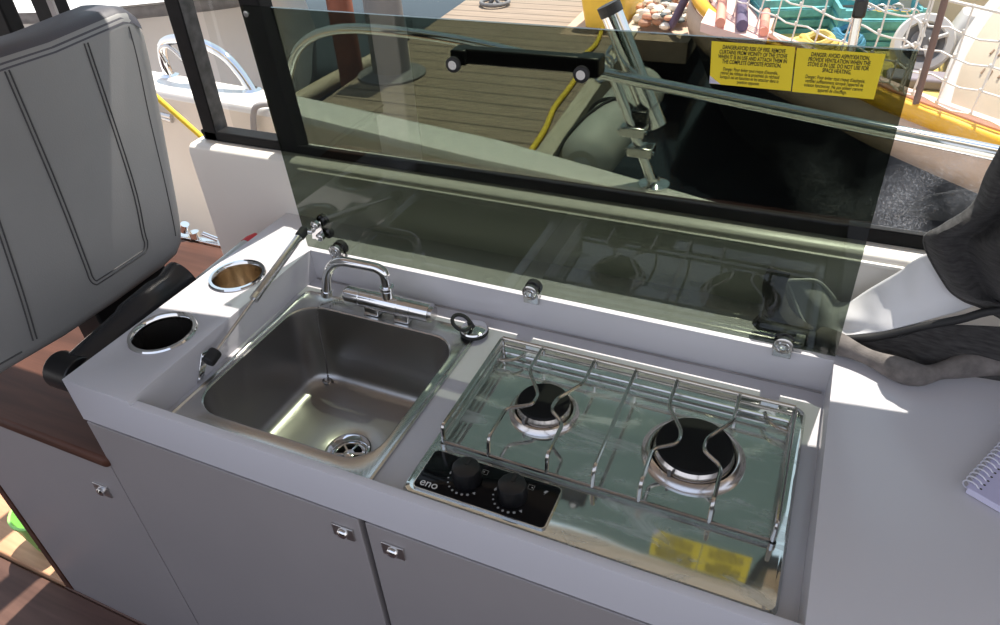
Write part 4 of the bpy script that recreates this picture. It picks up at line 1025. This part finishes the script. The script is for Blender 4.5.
coil((.82, 3.1, .585), .08, mat('blue_rope', (.05, .22, .34), .8), 'blue rope coil beside the pale yellow coil')
pr_ = MB(); pr_.tube(smooth_path([(-.16, 4.12, .33), (-.13, 4.10, .37), (-.06, 4.05, .52), (.02, 4.0, .66), (.12, 4.02, .72), (.22, 4.1, .66)], 8), .024, 10)
tag(pr_.build('mooring_hawser', M['prope']), 'thick dark purple hawser rising from the dock to the boat', 'rope')
bd = MB().hexa([(-.02, 2.75, .20), (.42, 2.75, .20), (.05, 4.3, .20), (-.10, 4.3, .20)], [(-.02, 2.75, .30), (.42, 2.75, .30), (.05, 4.3, .30), (-.10, 4.3, .30)])
cn = MB()
for i in range(9):
    q = Vector((.88+.03*i, 3.18-.012*i, .74-.006*abs(i-4)))
    cn.tube([q+Vector((.022*math.cos(a*PI/6), (.012 if i % 2 else .002)*math.sin(a*PI/6), (.002 if i % 2 else .012)*math.sin(a*PI/6))) for a in range(12)], .0045, 6, closed=True)
tag(cn.build('deck_chain', M['satin']), 'steel chain strung from the net post to the winch', 'chain')

# neighbouring white boat beyond the doorway
nbt = thing('white_motorboat', (-4, 3.2, 0), 'large white motorboat hull filling the view beyond the open door', 'boat')
hc = smooth_path([(-6.5, 1.75, .62), (-5.0, 2.05, .62), (-3.77, 2.41, .62), (-3.2, 2.58, .62), (-2.92, 2.76, .62), (-2.60, 3.02, .62), (-2.47, 3.25, .62), (-2.52, 3.45, .62), (-2.9, 4.0, .62), (-3.3, 4.6, .62)], 6)
MB().grid([off(hc, .0, .60), off(hc, .01, .35), off(hc, .06, .05), off(hc, .12, -.2)]).build('hull_side', M['hullw'], nbt)
MB().tube(hc, .045, 10).build('rub_rail', M['rub'], nbt)
MB().grid([off(hc, .02, .64), off(hc, .10, .70), off(hc, .35, .72)]).build('gunwale', M['gel'], nbt)
MB().grid([off(hc, .35, .72), [Vector((q.x-.8, q.y+3.0, .74)) for q in hc]]).build('deck', M['gel'], nbt)
for x, y in ((-3.55, 2.85), (-3.2, 2.95)):
    MB().tube([(x, y, .70), (x-.16, y+.1, 1.5)], .02, 10).build('rail_post', M['chrome'], nbt)
MB().tube([(-3.75, 2.8, .70), (-3.62, 2.9, .95), (-3.45, 2.9, 1.2)], .014, 8).build('rail_post', M['satin'], nbt)

# ================================================================== LIGHT, SKY, CAMERA
wd = bpy.data.worlds.new('sky'); SC.world = wd; wd.use_nodes = True
t = wd.node_tree; t.nodes.clear()
o = t.nodes.new('ShaderNodeOutputWorld'); bg = t.nodes.new('ShaderNodeBackground')
tc = t.nodes.new('ShaderNodeTexCoord'); sx = t.nodes.new('ShaderNodeSeparateXYZ'); rp_ = t.nodes.new('ShaderNodeValToRGB')
t.links.new(tc.outputs['Generated'], sx.inputs[0]); t.links.new(sx.outputs['Z'], rp_.inputs[0])
rp_.color_ramp.elements[0].position = 0.0; rp_.color_ramp.elements[0].color = (.92, .90, .90, 1)
rp_.color_ramp.elements[1].position = .9; rp_.color_ramp.elements[1].color = (.52, .66, .95, 1)
wm = t.nodes.new('ShaderNodeMix'); wm.data_type = 'RGBA'; wr_ = t.nodes.new('ShaderNodeMapRange')      # paler band of sky on the sun's side
wr_.inputs['From Min'].default_value = .05; wr_.inputs['From Max'].default_value = .75; wr_.interpolation_type = 'SMOOTHSTEP'
t.links.new(sx.outputs['Y'], wr_.inputs['Value']); t.links.new(wr_.outputs[0], wm.inputs[0]); t.links.new(rp_.outputs[0], wm.inputs[6]); wm.inputs[7].default_value = (.62, .78, .90, 1)
t.links.new(wm.outputs[2], bg.inputs[0]); bg.inputs[1].default_value = 1.35
t.links.new(bg.outputs[0], o.inputs[0])
sun = bpy.data.lights.new('sun', 'SUN'); sun.energy = 8.5; sun.angle = math.radians(.53); sun.color = (1.0, .93, .83)
so = bpy.data.objects.new('sun', sun); COL.objects.link(so)
so.rotation_euler = Vector((0.04, .45, 1.0)).to_track_quat('Z', 'Y').to_euler()
cam = bpy.data.cameras.new('camera'); co = bpy.data.objects.new('camera', cam); COL.objects.link(co)
cam.sensor_fit = 'HORIZONTAL'; cam.sensor_width = 36; cam.lens = 714.83/1000*36; cam.clip_start = .02; cam.clip_end = 300
Rr = [[.9134, -.3523, -.2039], [.4040, .7227, .5608], [-.0502, -.5946, .8025]]
right = Vector((Rr[0][0], Rr[1][0], Rr[2][0])); fwd = Vector((Rr[0][1], Rr[1][1], Rr[2][1])).normalized(); up = right.cross(fwd).normalized(); right = fwd.cross(up)
mw = Matrix(((right.x, up.x, -fwd.x, .793), (right.y, up.y, -fwd.y, -.4373), (right.z, up.z, -fwd.z, 1.5815), (0, 0, 0, 1)))
co.matrix_world = mw
SC.camera = co
SC.view_settings.view_transform = 'Standard'
SC.view_settings.look = 'None'
SC.view_settings.exposure = 0.0
SC.cycles.transparent_max_bounces = 16
SC.cycles.max_bounces = 10
